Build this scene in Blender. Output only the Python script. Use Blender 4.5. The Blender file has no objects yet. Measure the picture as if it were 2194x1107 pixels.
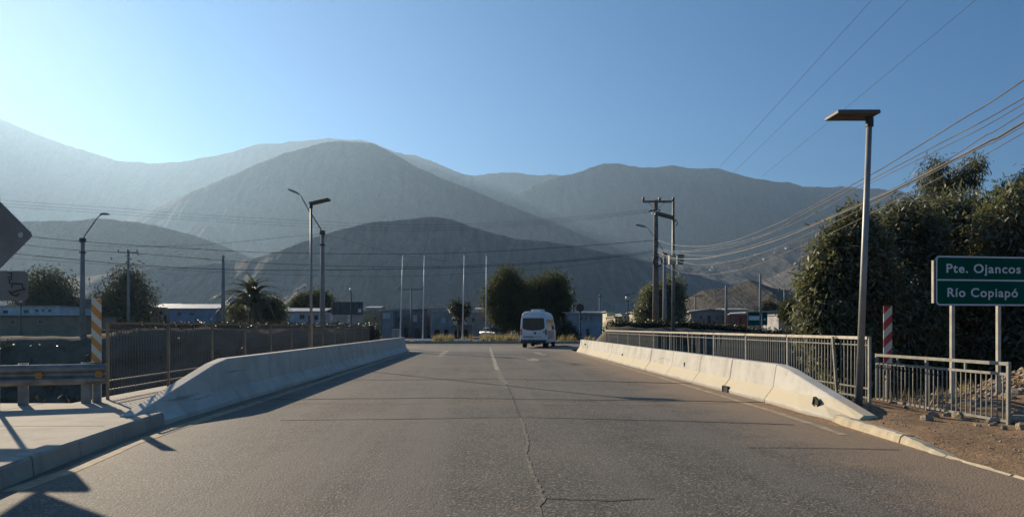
import bpy, math, random
import numpy as np
from mathutils import Vector, Matrix
R = math.radians
sc = bpy.context.scene
COL = sc.collection
F, CX, CY, H = 1482.0, 1030.0, 700.0, 1.5      # focal length in photo pixels, vanishing point, eye height

# ------------------------------------------------------------------ camera, sky, sun, exposure
cam = bpy.data.cameras.new('camera'); cam_o = bpy.data.objects.new('camera', cam); COL.objects.link(cam_o)
cam.sensor_width = 36; cam.lens = F / 2194 * 36
cam.shift_x = (1097 - CX) / 2194; cam.shift_y = (CY - 553.5) / 2194
cam.clip_start = 0.1; cam.clip_end = 40000
cam_o.location = (0, 0, H); cam_o.rotation_euler = (R(90), 0, 0)
sc.camera = cam_o
SUN_EL, SUN_AZ = 21.8, -38.0                   # azimuth from +Y, negative = left
w = bpy.data.worlds.new('World'); sc.world = w; w.use_nodes = True
nt = w.node_tree; nt.nodes.clear()
sky = nt.nodes.new('ShaderNodeTexSky'); sky.sky_type = 'NISHITA'; sky.sun_disc = False
sky.sun_elevation = R(SUN_EL); sky.sun_rotation = R(SUN_AZ)
sky.altitude = 400; sky.air_density = 1.0; sky.dust_density = 0.28; sky.ozone_density = 5.0
bg = nt.nodes.new('ShaderNodeBackground'); bg.inputs[1].default_value = 0.055
wo = nt.nodes.new('ShaderNodeOutputWorld')
hs = nt.nodes.new('ShaderNodeHueSaturation'); hs.inputs['Saturation'].default_value = 1.65
nt.links.new(sky.outputs[0], hs.inputs['Color']); nt.links.new(hs.outputs[0], bg.inputs[0]); nt.links.new(bg.outputs[0], wo.inputs[0])
sl = bpy.data.lights.new('sun', 'SUN'); sl.energy = 5.0; sl.angle = R(0.5); sl.color = (1, 0.84, 0.62)
so = bpy.data.objects.new('sun', sl); COL.objects.link(so)
sd = Vector((math.sin(R(SUN_AZ)) * math.cos(R(SUN_EL)), math.cos(R(SUN_AZ)) * math.cos(R(SUN_EL)), math.sin(R(SUN_EL))))
so.rotation_euler = sd.to_track_quat('Z', 'Y').to_euler(); so.location = sd * 50
vs = sc.view_settings; vs.view_transform = 'Standard'; vs.look = 'None'; vs.exposure = 0.8; vs.gamma = 1; vs.use_curve_mapping = False
sc.render.engine = 'CYCLES'
cy = sc.cycles; cy.use_denoising = True; cy.max_bounces = 6; cy.diffuse_bounces = 3; cy.glossy_bounces = 3
cy.transmission_bounces = 4; cy.volume_bounces = 0; cy.transparent_max_bounces = 8; cy.caustics_reflective = False; cy.caustics_refractive = False

# ------------------------------------------------------------------ helpers
def P(px, py, Y): return Vector(((px - CX) / F * Y, Y, H - (py - CY) / F * Y))
def PX(px, Y): return (px - CX) / F * Y
def PZ(py, Y): return H - (py - CY) / F * Y
def lerp(a, b, t): return a + (b - a) * t
def sst(a, b, x):
    t = np.clip((x - a) / (b - a), 0, 1); return t * t * (3 - 2 * t)

_tab = np.random.default_rng(7).random((256, 256))
def vnoise(x, y, seed=0):
    x = np.asarray(x, float) + seed * 17.31; y = np.asarray(y, float) + seed * 5.77
    xi = np.floor(x).astype(int); yi = np.floor(y).astype(int); fx = x - xi; fy = y - yi
    fx = fx * fx * (3 - 2 * fx); fy = fy * fy * (3 - 2 * fy)
    g = lambda i, j: _tab[i % 256, j % 256]
    return (g(xi, yi) * (1 - fx) + g(xi + 1, yi) * fx) * (1 - fy) + (g(xi, yi + 1) * (1 - fx) + g(xi + 1, yi + 1) * fx) * fy
def fbm(x, y, o=4, seed=0, gain=0.5):
    s = 0; a = 1; t = 0
    for k in range(o):
        s = s + a * vnoise(np.asarray(x) * 2 ** k, np.asarray(y) * 2 ** k, seed + k); t += a; a *= gain
    return s / t
def ridged(x, y, o=4, seed=0):
    s = 0; a = 1; t = 0
    for k in range(o):
        s = s + a * (1 - np.abs(2 * vnoise(np.asarray(x) * 2 ** k, np.asarray(y) * 2 ** k, seed + k) - 1)); t += a; a *= 0.5
    return s / t

class MB:
    def __init__(s): s.v = []; s.f = []; s.m = []
    def add(s, vs, fs, mi=0):
        o = len(s.v); s.v += [tuple(v) for v in vs]; s.f += [tuple(i + o for i in f) for f in fs]; s.m += [mi] * len(fs); return s
    def box(s, c, d, mi=0, rz=0, M=None):
        hx, hy, hz = d[0] / 2, d[1] / 2, d[2] / 2
        vs = [Vector((x, y, z)) for z in (-hz, hz) for y in (-hy, hy) for x in (-hx, hx)]
        if M is not None: vs = [M @ v for v in vs]
        if rz: vs = [Matrix.Rotation(rz, 3, 'Z') @ v for v in vs]
        return s.add([v + Vector(c) for v in vs], [(0, 2, 3, 1), (4, 5, 7, 6), (0, 1, 5, 4), (2, 6, 7, 3), (0, 4, 6, 2), (1, 3, 7, 5)], mi)
    def bar(s, p0, p1, wx, wz, mi=0):
        p0, p1 = Vector(p0), Vector(p1); d = (p1 - p0); L = d.length; d.normalize()
        up = Vector((0, 0, 1)) if abs(d.z) < 0.95 else Vector((0, 1, 0))
        a = d.cross(up).normalized(); b = a.cross(d)
        vs = [p + a * sx * wx / 2 + b * sz * wz / 2 for p in (p0, p1) for sx, sz in ((-1, -1), (1, -1), (1, 1), (-1, 1))]
        return s.add(vs, [(3, 2, 1, 0), (4, 5, 6, 7), (0, 1, 5, 4), (1, 2, 6, 5), (2, 3, 7, 6), (3, 0, 4, 7)], mi)
    def tube(s, pts, rad, n=8, mi=0, cap=True):
        pts = [Vector(p) for p in pts]; rs = rad if isinstance(rad, (list, tuple)) else [rad] * len(pts)
        vs = []; fs = []; a = None
        for i, p in enumerate(pts):
            d = (pts[min(i + 1, len(pts) - 1)] - pts[max(i - 1, 0)]).normalized()
            if a is None: a = d.cross(Vector((0, 0, 1)) if abs(d.z) < 0.95 else Vector((0, 1, 0))).normalized()
            else: a = (a - d * a.dot(d)).normalized()
            b = d.cross(a)
            for k in range(n):
                t = 2 * math.pi * k / n; vs.append(p + (a * math.cos(t) + b * math.sin(t)) * rs[i])
        for i in range(len(pts) - 1):
            for k in range(n):
                fs.append((i * n + k, i * n + (k + 1) % n, (i + 1) * n + (k + 1) % n, (i + 1) * n + k))
        if cap: fs += [tuple(range(n - 1, -1, -1)), tuple(range((len(pts) - 1) * n, len(pts) * n))]
        return s.add(vs, fs, mi)
    def prism(s, poly, off, mi=0):
        poly = [Vector(p) for p in poly]; n = len(poly); off = Vector(off)
        return s.add(poly + [p + off for p in poly], [tuple(range(n - 1, -1, -1)), tuple(range(n, 2 * n))] + [(i, (i + 1) % n, n + (i + 1) % n, n + i) for i in range(n)], mi)
    def loft(s, rings, mi=0, cap=True):
        n = len(rings[0]); vs = [v for r in rings for v in r]; fs = []
        for i in range(len(rings) - 1):
            for k in range(n): fs.append((i * n + k, i * n + (k + 1) % n, (i + 1) * n + (k + 1) % n, (i + 1) * n + k))
        if cap: fs += [tuple(range(n - 1, -1, -1)), tuple(range((len(rings) - 1) * n, len(rings) * n))]
        return s.add(vs, fs, mi)
    def sphere(s, c, r, nu=12, nv=8, sc3=(1, 1, 1), mi=0):
        c = Vector(c); rings = []
        for j in range(1, nv):
            t = math.pi * j / nv
            rings.append([c + Vector((math.sin(t) * math.cos(2 * math.pi * k / nu) * sc3[0], math.sin(t) * math.sin(2 * math.pi * k / nu) * sc3[1], -math.cos(t) * sc3[2])) * r for k in range(nu)])
        return s.loft(rings, mi)
    def mesh(s, name, mats, smooth=False):
        me = bpy.data.meshes.new(name); me.from_pydata(s.v, [], s.f)
        for m in (mats if isinstance(mats, (list, tuple)) else [mats]): me.materials.append(m)
        me.polygons.foreach_set('material_index', s.m)
        if smooth: me.polygons.foreach_set('use_smooth', [True] * len(s.f))
        me.update(); return me
    def build(s, name, mats, parent=None, smooth=False, loc=None, world=False, bevel=0, **kw):
        """world=True: the vertices are in world space and the parent sits at parent.location."""
        if world and parent is not None:
            o = Vector(parent.location); s.v = [tuple(Vector(v) - o) for v in s.v]
        elif world and loc is not None:
            o = Vector(loc); s.v = [tuple(Vector(v) - o) for v in s.v]
        ob = bpy.data.objects.new(name, s.mesh(name, mats, smooth)); COL.objects.link(ob)
        if parent is not None: ob.parent = parent
        if loc is not None: ob.location = loc
        if bevel:
            b = ob.modifiers.new('bevel', 'BEVEL'); b.width = bevel; b.segments = 2; b.limit_method = 'ANGLE'
        for k, v in kw.items(): ob[k] = v
        return ob

def thing(name, label, cat, loc=(0, 0, 0), rz=0, group=None):
    o = bpy.data.objects.new(name, None); COL.objects.link(o); o.location = loc; o.rotation_euler = (0, 0, rz)
    o.empty_display_size = 0.2; o['label'] = label; o['category'] = cat
    if group: o['group'] = group
    return o
def tag(o, label, cat, group=None):
    o['label'] = label; o['category'] = cat
    if group: o['group'] = group
    return o
def link_copy(mesh, name, parent, loc=(0, 0, 0), rot=(0, 0, 0), scale=None):
    o = bpy.data.objects.new(name, mesh); COL.objects.link(o); o.parent = parent; o.location = loc; o.rotation_euler = rot
    if scale: o.scale = scale
    return o
def np_mesh(name, v, f, mat, smooth=False):
    me = bpy.data.meshes.new(name); v = np.asarray(v, np.float32); f = np.asarray(f, np.int32); k = f.shape[1]
    me.vertices.add(len(v)); me.vertices.foreach_set('co', v.ravel())
    me.loops.add(f.size); me.loops.foreach_set('vertex_index', f.ravel())
    me.polygons.add(len(f)); me.polygons.foreach_set('loop_start', np.arange(0, f.size, k, dtype=np.int32))
    if smooth: me.polygons.foreach_set('use_smooth', np.ones(len(f), bool))
    me.materials.append(mat); me.update(calc_edges=True); me.validate(); return me
def np_obj(name, v, f, mat, smooth=False, parent=None, **kw):
    o = bpy.data.objects.new(name, np_mesh(name, v, f, mat, smooth)); COL.objects.link(o)
    if parent is not None: o.parent = parent
    for k, x in kw.items(): o[k] = x
    return o
def grid_faces(nr, nc):
    i = np.arange(nr - 1)[:, None] * nc + np.arange(nc - 1)[None, :]; i = i.ravel()
    return np.stack([i, i + 1, i + nc + 1, i + nc], 1)

# ------------------------------------------------------------------ materials
class NT:
    def __init__(s, name):
        s.m = bpy.data.materials.new(name); s.m.use_nodes = True; s.t = s.m.node_tree; s.t.nodes.clear()
        s.out = s.n('OutputMaterial'); s.b = s.n('BsdfPrincipled'); s.l(s.b.outputs[0], s.out.inputs[0])
        s.tc = s.n('TexCoord').outputs['Object']
    def n(s, t, **k):
        x = s.t.nodes.new('ShaderNode' + t)
        for a, v in k.items(): setattr(x, a, v)
        return x
    def l(s, a, b): s.t.links.new(a, b)
    def set(s, i, v):
        if hasattr(v, 'links') or hasattr(v, 'is_linked'): s.l(v, i)
        elif isinstance(v, tuple) and len(v) == 3 and i.type == 'RGBA': i.default_value = v + (1,)
        else: i.default_value = v
    def noise(s, scale, detail=4, rough=0.55, vec=None, dist=0):
        x = s.n('TexNoise'); x.inputs['Scale'].default_value = scale; x.inputs['Detail'].default_value = detail
        x.inputs['Roughness'].default_value = rough; x.inputs['Distortion'].default_value = dist
        s.l(vec or s.tc, x.inputs['Vector']); return x.outputs[0]
    def geo(s): return s.n('NewGeometry').outputs['Position']
    def vor(s, scale, feature='F1', vec=None, out=0):
        x = s.n('TexVoronoi', feature=feature); x.inputs['Scale'].default_value = scale; s.l(vec or s.tc, x.inputs['Vector']); return x.outputs[out]
    def ramp(s, f, a, b, ca=0.0, cb=1.0):
        x = s.n('MapRange', interpolation_type='SMOOTHSTEP'); s.set(x.inputs[0], f)
        for i, v in zip((1, 2, 3, 4), (a, b, ca, cb)): x.inputs[i].default_value = v
        return x.outputs[0]
    def mix(s, f, a, b, mode='MIX'):
        x = s.n('Mix', data_type='RGBA', blend_type=mode); s.set(x.inputs[0], f); s.set(x.inputs[6], a); s.set(x.inputs[7], b); return x.outputs[2]
    def math(s, op, a, b=0.0):
        x = s.n('Math', operation=op); s.set(x.inputs[0], a); s.set(x.inputs[1], b); return x.outputs[0]
    def xyz(s, v=None):
        x = s.n('SeparateXYZ'); s.l(v or s.tc, x.inputs[0]); return x.outputs
    def vmul(s, v, k):
        x = s.n('VectorMath', operation='MULTIPLY'); s.l(v, x.inputs[0]); x.inputs[1].default_value = k; return x.outputs[0]
    def bump(s, h, st, d=0.01):
        x = s.n('Bump'); x.inputs['Strength'].default_value = st; x.inputs['Distance'].default_value = d; s.l(h, x.inputs['Height']); s.l(x.outputs[0], s.b.inputs['Normal'])
    def fin(s, col, rough=0.8, metal=0.0, spec=None):
        s.set(s.b.inputs['Base Color'], col); s.set(s.b.inputs['Roughness'], rough); s.b.inputs['Metallic'].default_value = metal
        if spec is not None: s.b.inputs['Specular IOR Level'].default_value = spec
        return s.m
def M(name, c1, c2=None, scale=4, rough=0.8, metal=0.0, bump=0.0, bscale=40, spec=None, lo=0.35, hi=0.65):
    t = NT(name)
    if c2 is None: c2 = tuple(c * 0.72 for c in c1)
    col = t.mix(t.ramp(t.noise(scale, 6, 0.6), lo, hi), c1, c2)
    if bump: t.bump(t.noise(bscale, 4), bump, 0.01)
    return t.fin(col, rough, metal, spec)

def asphalt(name, dusty=True):
    t = NT(name); p = t.geo(); X = t.xyz(p)
    big = t.noise(0.35, 5, 0.6, p); mid = t.noise(2.2, 5, 0.65, p); fine = t.noise(42, 3, 0.75, p); sp = t.vor(46, vec=p); cell = t.xyz(t.vor(58, vec=p, out=1))[0]
    c = t.mix(t.ramp(mid, .3, .7), (.066, .059, .050), (.100, .089, .075))
    c = t.mix(t.ramp(big, .35, .68), c, (.134, .118, .096))
    c = t.mix(t.ramp(fine, .54, .70, 0, .5), c, (.30, .262, .212))
    c = t.mix(t.ramp(sp, .12, .38, .85, 0), c, (.035, .033, .031))
    c = t.mix(t.ramp(cell, .74, .98, 0, .62), c, (.36, .315, .25)); c = t.mix(t.ramp(cell, .02, .22, .55, 0), c, (.03, .028, .026))
    stk = t.noise(1.0, 4, .6, t.vmul(p, (1.1, .05, 1)))
    c = t.mix(t.ramp(stk, .42, .66, 0, .7), c, (.16, .142, .118))
    if dusty:
        n1 = t.noise(.8, 5, .65, p); n2 = t.noise(9, 4, .7, p)
        d = t.math('ADD', X[0], t.math('MULTIPLY', t.math('SUBTRACT', n1, .5), 2.6))
        d = t.math('ADD', d, t.math('MULTIPLY', t.math('SUBTRACT', n2, .5), 1.2))
        f = t.ramp(d, 3.2, 5.0, 0, .85)
        c = t.mix(f, c, t.mix(n2, (.225, .160, .103), (.32, .235, .155)))
        dl = t.ramp(t.math('SUBTRACT', d, t.math('MULTIPLY', X[0], 2)), 3.8, 5.2, 0, .7)
        c = t.mix(dl, c, (.29, .225, .15))
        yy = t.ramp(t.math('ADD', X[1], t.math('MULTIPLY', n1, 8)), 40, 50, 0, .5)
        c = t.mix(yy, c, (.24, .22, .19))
    t.bump(t.math('ADD', t.math('MULTIPLY', fine, .8), t.math('MULTIPLY', sp, .8)), .55, .010)
    return t.fin(c, .8, spec=.25)
def concrete(name, base, dirt, band=None, bump=.25):
    t = NT(name); p = t.geo(); X = t.xyz(p)
    c = t.mix(t.ramp(t.noise(1.6, 6, .65, p), .35, .68), base, tuple(x * .8 for x in base))
    c = t.mix(t.ramp(t.noise(2.2, 5, .7, t.vmul(p, (1, 1, .18))), .52, .75, 0, .55), c, dirt)
    c = t.mix(t.ramp(t.noise(7, 5, .75, p), .62, .72, 0, .5), c, tuple(x * .5 for x in dirt))
    sc_ = t.noise(1.0, 5, .7, t.vmul(p, (2, .55, 9)), .4)
    c = t.mix(t.ramp(sc_, .60, .70, 0, .5), c, tuple(x * .33 for x in dirt))
    c = t.mix(t.ramp(t.noise(2.4, 5, .7, t.vmul(p, (1, 1, .08))), .60, .70, 0, .45), c, (.25, .18, .115))
    if band is not None:
        h = t.math('ADD', X[2], t.math('MULTIPLY', t.noise(3, 4, .6, p), .06))
        f = t.math('MULTIPLY', t.ramp(h, .09, .13), t.ramp(h, .31, .36, 1, 0))
        c = t.mix(t.math('MULTIPLY', f, t.ramp(t.noise(1.3, 4, .6, p), .2, .6, .45, .95)), c, band)
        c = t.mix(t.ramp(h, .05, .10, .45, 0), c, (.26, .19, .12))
    t.bump(t.noise(60, 4, .6, p), bump, .008)
    return t.fin(c, .88, spec=.25)
def dirt_mat():
    t = NT('dirt'); p = t.geo()
    c = t.mix(t.ramp(t.noise(1.1, 6, .65, p), .3, .7), (.33, .215, .125), (.235, .152, .088))
    c = t.mix(t.ramp(t.noise(14, 4, .7, p), .5, .7, 0, .6), c, (.42, .30, .185))
    c = t.mix(t.ramp(t.vor(28, vec=p), .08, .2, .55, 0), c, (.12, .085, .06))
    Y = t.xyz(p)[1]
    c = t.mix(t.ramp(Y, 13.5, 17, 0, 1), c, t.mix(t.ramp(t.noise(.7, 6, .7, p), .35, .7), (.10, .085, .062), (.17, .145, .105)))
    t.bump(t.math('ADD', t.noise(9, 5, .7, p), t.math('MULTIPLY', t.noise(45, 3, .6, p), .35)), .9, .05)
    return t.fin(c, .95, spec=.15)
def hill_mat(name, a, b, s):
    t = NT(name); p = t.geo()
    c = t.mix(t.ramp(t.noise(s, 8, .68, p), .33, .66), a, b)
    c = t.mix(t.ramp(t.noise(s * 9, 4, .6, p), .55, .72, 0, .4), c, tuple(x * .62 for x in a))
    st = t.noise(s * 6, 6, .65, t.vmul(p, (1, .16, .3)), 1.2)
    c = t.mix(t.ramp(st, .40, .62, 0, .65), c, tuple(x * .66 for x in b))
    c = t.mix(t.ramp(t.noise(s * 22, 5, .7, p), .52, .68, 0, .22), c, tuple(x * 1.3 for x in a))
    t.bump(t.math('ADD', t.noise(s * 5, 8, .7, p), t.math('MULTIPLY', st, .8)), 1.0, .16 / s)
    return t.fin(c, .95, spec=.1)
def leaf_mat(name, a, b, pale, trans=.28, s=1.2, rough=.5, spec=.4):
    t = NT(name); p = t.geo()
    c = t.mix(t.ramp(t.noise(s, 4, .6, p), .32, .68), a, b)
    c = t.mix(t.ramp(t.noise(s * 14, 2, .5, p), .56, .68, 0, .8), c, pale)
    t.fin(c, rough, spec=spec)
    tr = t.n('BsdfTranslucent'); t.l(t.mix(.5, c, (.25, .27, .06)), tr.inputs[0])
    mx = t.n('MixShader'); mx.inputs[0].default_value = trans
    t.l(t.b.outputs[0], mx.inputs[1]); t.l(tr.outputs[0], mx.inputs[2]); t.l(mx.outputs[0], t.out.inputs[0])
    return t.m
def stripes(name, ca, cb, period, slope):
    t = NT(name); X = t.xyz()
    v = t.math('ADD', X[2], t.math('MULTIPLY', X[0], slope)); v = t.math('FRACT', t.math('DIVIDE', v, period))
    c = t.mix(t.math('GREATER_THAN', v, .5), ca, cb)
    c = t.mix(t.ramp(t.noise(9, 5, .7), .55, .75, 0, .45), c, (.22, .2, .17))
    return t.fin(c, .55)

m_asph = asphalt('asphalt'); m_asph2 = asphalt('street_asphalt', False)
m_dirt = dirt_mat()
m_conL = concrete('barrier_concrete_worn', (.58, .54, .46), (.36, .325, .27))
m_conR = concrete('barrier_concrete_painted', (.60, .57, .50), (.40, .36, .29), band=(.56, .485, .345))
m_slab = concrete('pavement_concrete', (.40, .35, .28), (.27, .22, .165))
m_kerbR = concrete('kerb_concrete', (.55, .47, .33), (.33, .26, .17), bump=.6)
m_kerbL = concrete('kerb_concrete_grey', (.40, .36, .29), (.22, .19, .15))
m_paint = M('worn_road_paint', (.40, .35, .255), (.13, .115, .09), 5, .8, bump=.4, lo=.40, hi=.60)
m_paint2 = M('faded_edge_paint', (.44, .345, .22), (.27, .195, .118), 5, .85, bump=.4)
m_crack = M('crack_filler', (.03, .028, .026), (.05, .045, .04), 6, .9)
m_crackd = M('crack_dust', (.20, .175, .14), (.09, .08, .067), 14, .95, bump=.5, lo=.4, hi=.6)
m_galv = M('galvanised_steel', (.46, .46, .44), (.33, .33, .32), 6, .42, .75)
m_galvr = M('dull_railing_galvanising', (.30, .285, .245), (.21, .20, .17), 7, .55, .2)
m_postr = M('olive_grey_post_paint', (.38, .355, .29), (.25, .235, .19), 7, .55, .1)
m_galvd = M('weathered_galvanised_steel', (.30, .29, .27), (.20, .19, .175), 5, .55, .55)
m_rail = M('cream_rail_paint', (.58, .53, .43), (.42, .36, .27), 8, .5, .1)
m_railb = M('grey_bar_paint', (.27, .26, .225), (.17, .16, .135), 5, .5, .25)
m_raild = M('dark_railing_paint', (.13, .125, .115), (.09, .085, .075), 4, .55, .2)
m_raildt = M('dark_railing_top', (.17, .165, .145), (.12, .115, .10), 5, .4, .5)
m_pole = M('painted_pole_steel', (.30, .295, .28), (.23, .225, .215), 3, .5, .4)
m_conc_pole = M('concrete_pole', (.30, .285, .265), (.22, .21, .195), 1.5, .9, bump=.2)
m_wood = M('weathered_pole_wood', (.22, .185, .15), (.13, .108, .088), 2.5, .9, bump=.3)
m_dark = M('dark_metal', (.035, .035, .037), (.05, .05, .05), 5, .5, .3)
m_black = M('black_rubber', (.02, .02, .02), (.03, .03, .03), 8, .85)
m_panel_under = M('panel_underside', (.12, .112, .098), (.09, .084, .072), 3, .6)
m_solar = M('solar_cells', (.02, .03, .06), (.03, .04, .07), 10, .2)
m_lampglass = M('lamp_lens', (.6, .6, .58), (.5, .5, .5), 5, .3)
m_white = M('white_metal_paint', (.72, .72, .70), (.6, .6, .58), 3, .45)
m_cable = M('cable_sheath', (.04, .04, .042), (.06, .06, .06), 2, .55)
m_cablel = M('pale_weathered_cable', (.22, .20, .17), (.12, .11, .095), 1.2, .5, .3)
m_green = M('sign_green', (.003, .085, .062), (.003, .072, .052), 2, .7, spec=.02)
m_signw = M('sign_white', (.62, .64, .66), (.55, .57, .6), 3, .45)
m_post = M('cream_post_paint', (.60, .53, .40), (.45, .38, .27), 5, .55)
m_signback = M('sign_back_aluminium', (.22, .21, .195), (.17, .165, .155), 3, .55, .35)
m_orange = M('reflector_orange', (.50, .22, .05), (.40, .17, .04), 9, .45)
m_rock = M('broken_concrete', (.37, .30, .215), (.22, .175, .125), 4, .95, bump=.6, bscale=25)
m_trunk = M('bark', (.13, .105, .08), (.075, .06, .045), 6, .95, bump=.6, bscale=20)
m_glass = M('dark_window_glass', (.018, .022, .026), (.025, .03, .034), 3, .15, spec=.5)
m_van = M('van_white_paint', (.74, .75, .77), (.68, .69, .71), 1.2, .3)
m_rim = M('wheel_rim', (.35, .35, .36), (.25, .25, .26), 4, .4, .7)
m_redl = M('tail_lamp_red', (.25, .02, .02), (.2, .02, .02), 5, .25)
m_tan = M('tan_livery', (.42, .36, .27), (.3, .3, .3), 3, .4)
m_leafbig = leaf_mat('broad_tree_leaf', (.095, .10, .058), (.145, .145, .092), (.42, .40, .33), .34)
m_leafpep = leaf_mat('pepper_tree_leaf', (.06, .07, .04), (.095, .10, .06), (.16, .16, .11), .35)
m_leafctr = leaf_mat('willowy_tree_leaf', (.045, .055, .026), (.085, .092, .042), (.17, .175, .09), .22, .5, .75, .12)
m_leafdry = leaf_mat('dusty_leaf', (.07, .066, .043), (.11, .10, .064), (.15, .138, .095), .12, .4, .8, .1)
m_scrub = leaf_mat('dark_scrub', (.05, .046, .034), (.08, .072, .05), (.1, .09, .065), .06, .8)
m_hedge = leaf_mat('hedge_leaf', (.028, .032, .018), (.045, .048, .026), (.07, .07, .045), .1, .8)
m_palm = leaf_mat('palm_leaf', (.05, .055, .03), (.075, .078, .045), (.13, .125, .08), .2, 1)
m_straw = leaf_mat('straw', (.38, .28, .15), (.30, .21, .11), (.5, .4, .24), .35, 1)
# ------------------------------------------------------------------ ground with the river channel
def river(y): return sst(13.6, 18.5, y) * (1 - sst(43.0, 50.3, y))
def levee(x, y):
    crest = np.where(x < 0, 0.8 + 0.55 * sst(-30, -24, x), 0.75 + 0.7 * (1 - sst(12, 25, x)))
    return crest * sst(7.6, 9.6, np.abs(x)) * sst(44, 50.2, y) * (1 - sst(50.8, 54.0, y))
def ground_z(x, y):
    x = np.asarray(x, float); y = np.asarray(y, float)
    z = -4.5 * river(y) + levee(x, y)
    rough = fbm(x * .5, y * .5, 4, 3) - .5
    z = z + rough * .45 * sst(14, 18, y) * (1 - sst(50, 60, y))
    verge = sst(5.5, 6.2, x) * (1 - sst(13.4, 15, y))
    z = z + verge * (.03 + .10 * (fbm(x * 1.6, y * 1.6, 4, 9) - .45) + .05 * sst(6, 9, x))
    z = z + .085 * sst(7.9, 9.2, y) * (1 - sst(11.0, 12.0, y)) * sst(5.5, 5.7, x) * (1 - sst(5.8, 7.4, x))
    z = z + .62 * np.exp(-((x - 11.2) / 1.5) ** 2 - ((y - 13.6) / 1.1) ** 2) + .30 * np.exp(-((x - 9.4) / .8) ** 2 - ((y - 11.6) / .7) ** 2)
    inroad = (np.abs(x - .4) < 6.2) & ((y < 13.5) | (y > 50)) & (y < 130)
    z = np.where(inroad & (x < 5.35), -.06, z)
    z = np.where((x < -4) & (x > -16) & (y < 12.2) & (y > 3), -.06, z)
    z = np.where((np.abs(x) < 75) & (y > 54.2) & (y < 62.6), -.06, z)
    far = sst(140, 400, np.hypot(x, y))
    return z + far * (fbm(x * .004, y * .004, 4, 11) - .5) * 4 - far * 2.0
xs = np.unique(np.round(np.concatenate([np.linspace(-7500, -300, 25), np.linspace(-300, -80, 23), np.linspace(-80, -30, 51), np.linspace(-30, 5, 71), np.linspace(5, 15, 81), np.linspace(15, 30, 31), np.linspace(30, 80, 51), np.linspace(80, 300, 23), np.linspace(300, 7500, 25)]), 3))
ys = np.unique(np.round(np.concatenate([np.linspace(-300, -5, 12), np.linspace(-5, 5, 15), np.linspace(5, 16, 81), np.linspace(16, 64, 97), np.linspace(64, 300, 60), np.linspace(300, 7500, 60)]), 3))
gx, gy = np.meshgrid(xs, ys)
np_obj('ground', np.stack([gx, gy, ground_z(gx, gy)], -1).reshape(-1, 3), grid_faces(len(ys), len(xs)), m_dirt, True, kind='structure')

# ------------------------------------------------------------------ hills and mountains
m_hn = hill_mat('near_hill_rock', (.36, .32, .28), (.27, .237, .205), .008)
m_hm = hill_mat('mountain_rock', (.20, .172, .145), (.12, .103, .088), .0022)
m_hf = hill_mat('far_mountain_rock', (.22, .19, .16), (.14, .12, .102), .0016)
m_hq = hill_mat('quarry_spoil', (.19, .165, .132), (.12, .104, .084), .03)
def hill(name, pts, D, foot, seed, gully, mat, sx=None, back=1.5, rough=1.6, nc=800, nr=130):
    px = np.linspace(pts[0][0], pts[-1][0], nc)
    py = np.interp(px, [p[0] for p in pts], [p[1] for p in pts])
    k = np.array([1, 2, 3, 2, 1]) / 9; py = np.convolve(np.pad(py, 2, mode='edge'), k, 'valid')
    py = py - rough * 3.6 * (ridged(px / 62, px * 0 + seed + .37, 5, seed) - .62) - rough * .8 * (fbm(px / 6, px * 0 + seed, 3, seed) - .5)
    X = (px - CX) / F * D; zc = H + (CY - py) / F * D
    v = np.concatenate([np.linspace(0, 1, nr), np.linspace(1.03, 1.6, 16)])[:, None]
    Y = np.where(v <= 1, D * lerp(foot, 1, v), D * lerp(1, back, (v - 1) / .6))
    vv = np.clip(v, 0, 1)
    XX = np.broadcast_to(X[None, :], (len(v), nc)); YY = np.broadcast_to(Y, XX.shape)
    prof = .78 * vv + .22 * vv ** 2
    s = sx or 1 / (D * .085)
    wx = 1.5 * fbm(XX * s * .7, YY * s * .7, 4, seed + 5); g = .62 * ridged(XX * s + wx, YY * s * .35 + wx * .3, 1, seed) ** 1.6 + .38 * ridged(XX * s * 2.7 + wx * 2, YY * s * .9, 5, seed + 9) ** 1.4
    fine = fbm(XX * s * 5, YY * s * 4, 4, seed + 2) - .5
    w = np.sin(np.pi * np.clip(vv, 0, 1) ** .85) * (v <= 1)
    z = zc[None, :] * (prof - gully * w * (1 - g) + gully * .16 * w * fine)
    z = np.where(v > 1, zc[None, :] * (1 - (v - 1) / .6 * 1.05), z) - 12 * (1 - vv)
    return np_obj(name, np.stack([XX, YY, z], -1).reshape(-1, 3), grid_faces(len(v), nc), mat, True, kind='structure')
hill('far_mountains', [(-900, 150), (-500, 190), (-200, 200), (0, 255), (60, 280), (130, 308), (200, 328), (260, 347), (330, 352), (400, 345), (480, 330), (545, 312), (600, 308), (660, 302), (700, 297), (735, 300), (770, 299), (800, 308), (830, 319), (860, 329), (890, 332), (930, 348), (980, 370), (1010, 375), (1060, 370), (1110, 370), (1170, 376), (1230, 372), (1300, 380), (1500, 420), (1800, 440), (2200, 430), (2600, 420)], 5200, .62, 21, .42, m_hf, rough=2.4)
hill('right_mountains', [(930, 480), (1060, 440), (1150, 395), (1200, 376), (1250, 367), (1290, 351), (1330, 352), (1380, 361), (1440, 354), (1480, 362), (1540, 362), (1600, 378), (1660, 388), (1740, 400), (1830, 402), (1880, 405), (1930, 410), (1970, 420), (2030, 426), (2110, 432), (2194, 430), (2400, 400), (2800, 380)], 4300, .62, 4, .62, m_hf, rough=2.6)
hill('central_mountain', [(150, 520), (345, 440), (470, 385), (600, 332), (690, 306), (730, 303), (770, 304), (800, 309), (830, 321), (900, 362), (1000, 402), (1060, 430), (1130, 456), (1200, 478), (1300, 510), (1450, 560), (1600, 600)], 3300, .58, 31, .36, m_hm)
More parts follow.
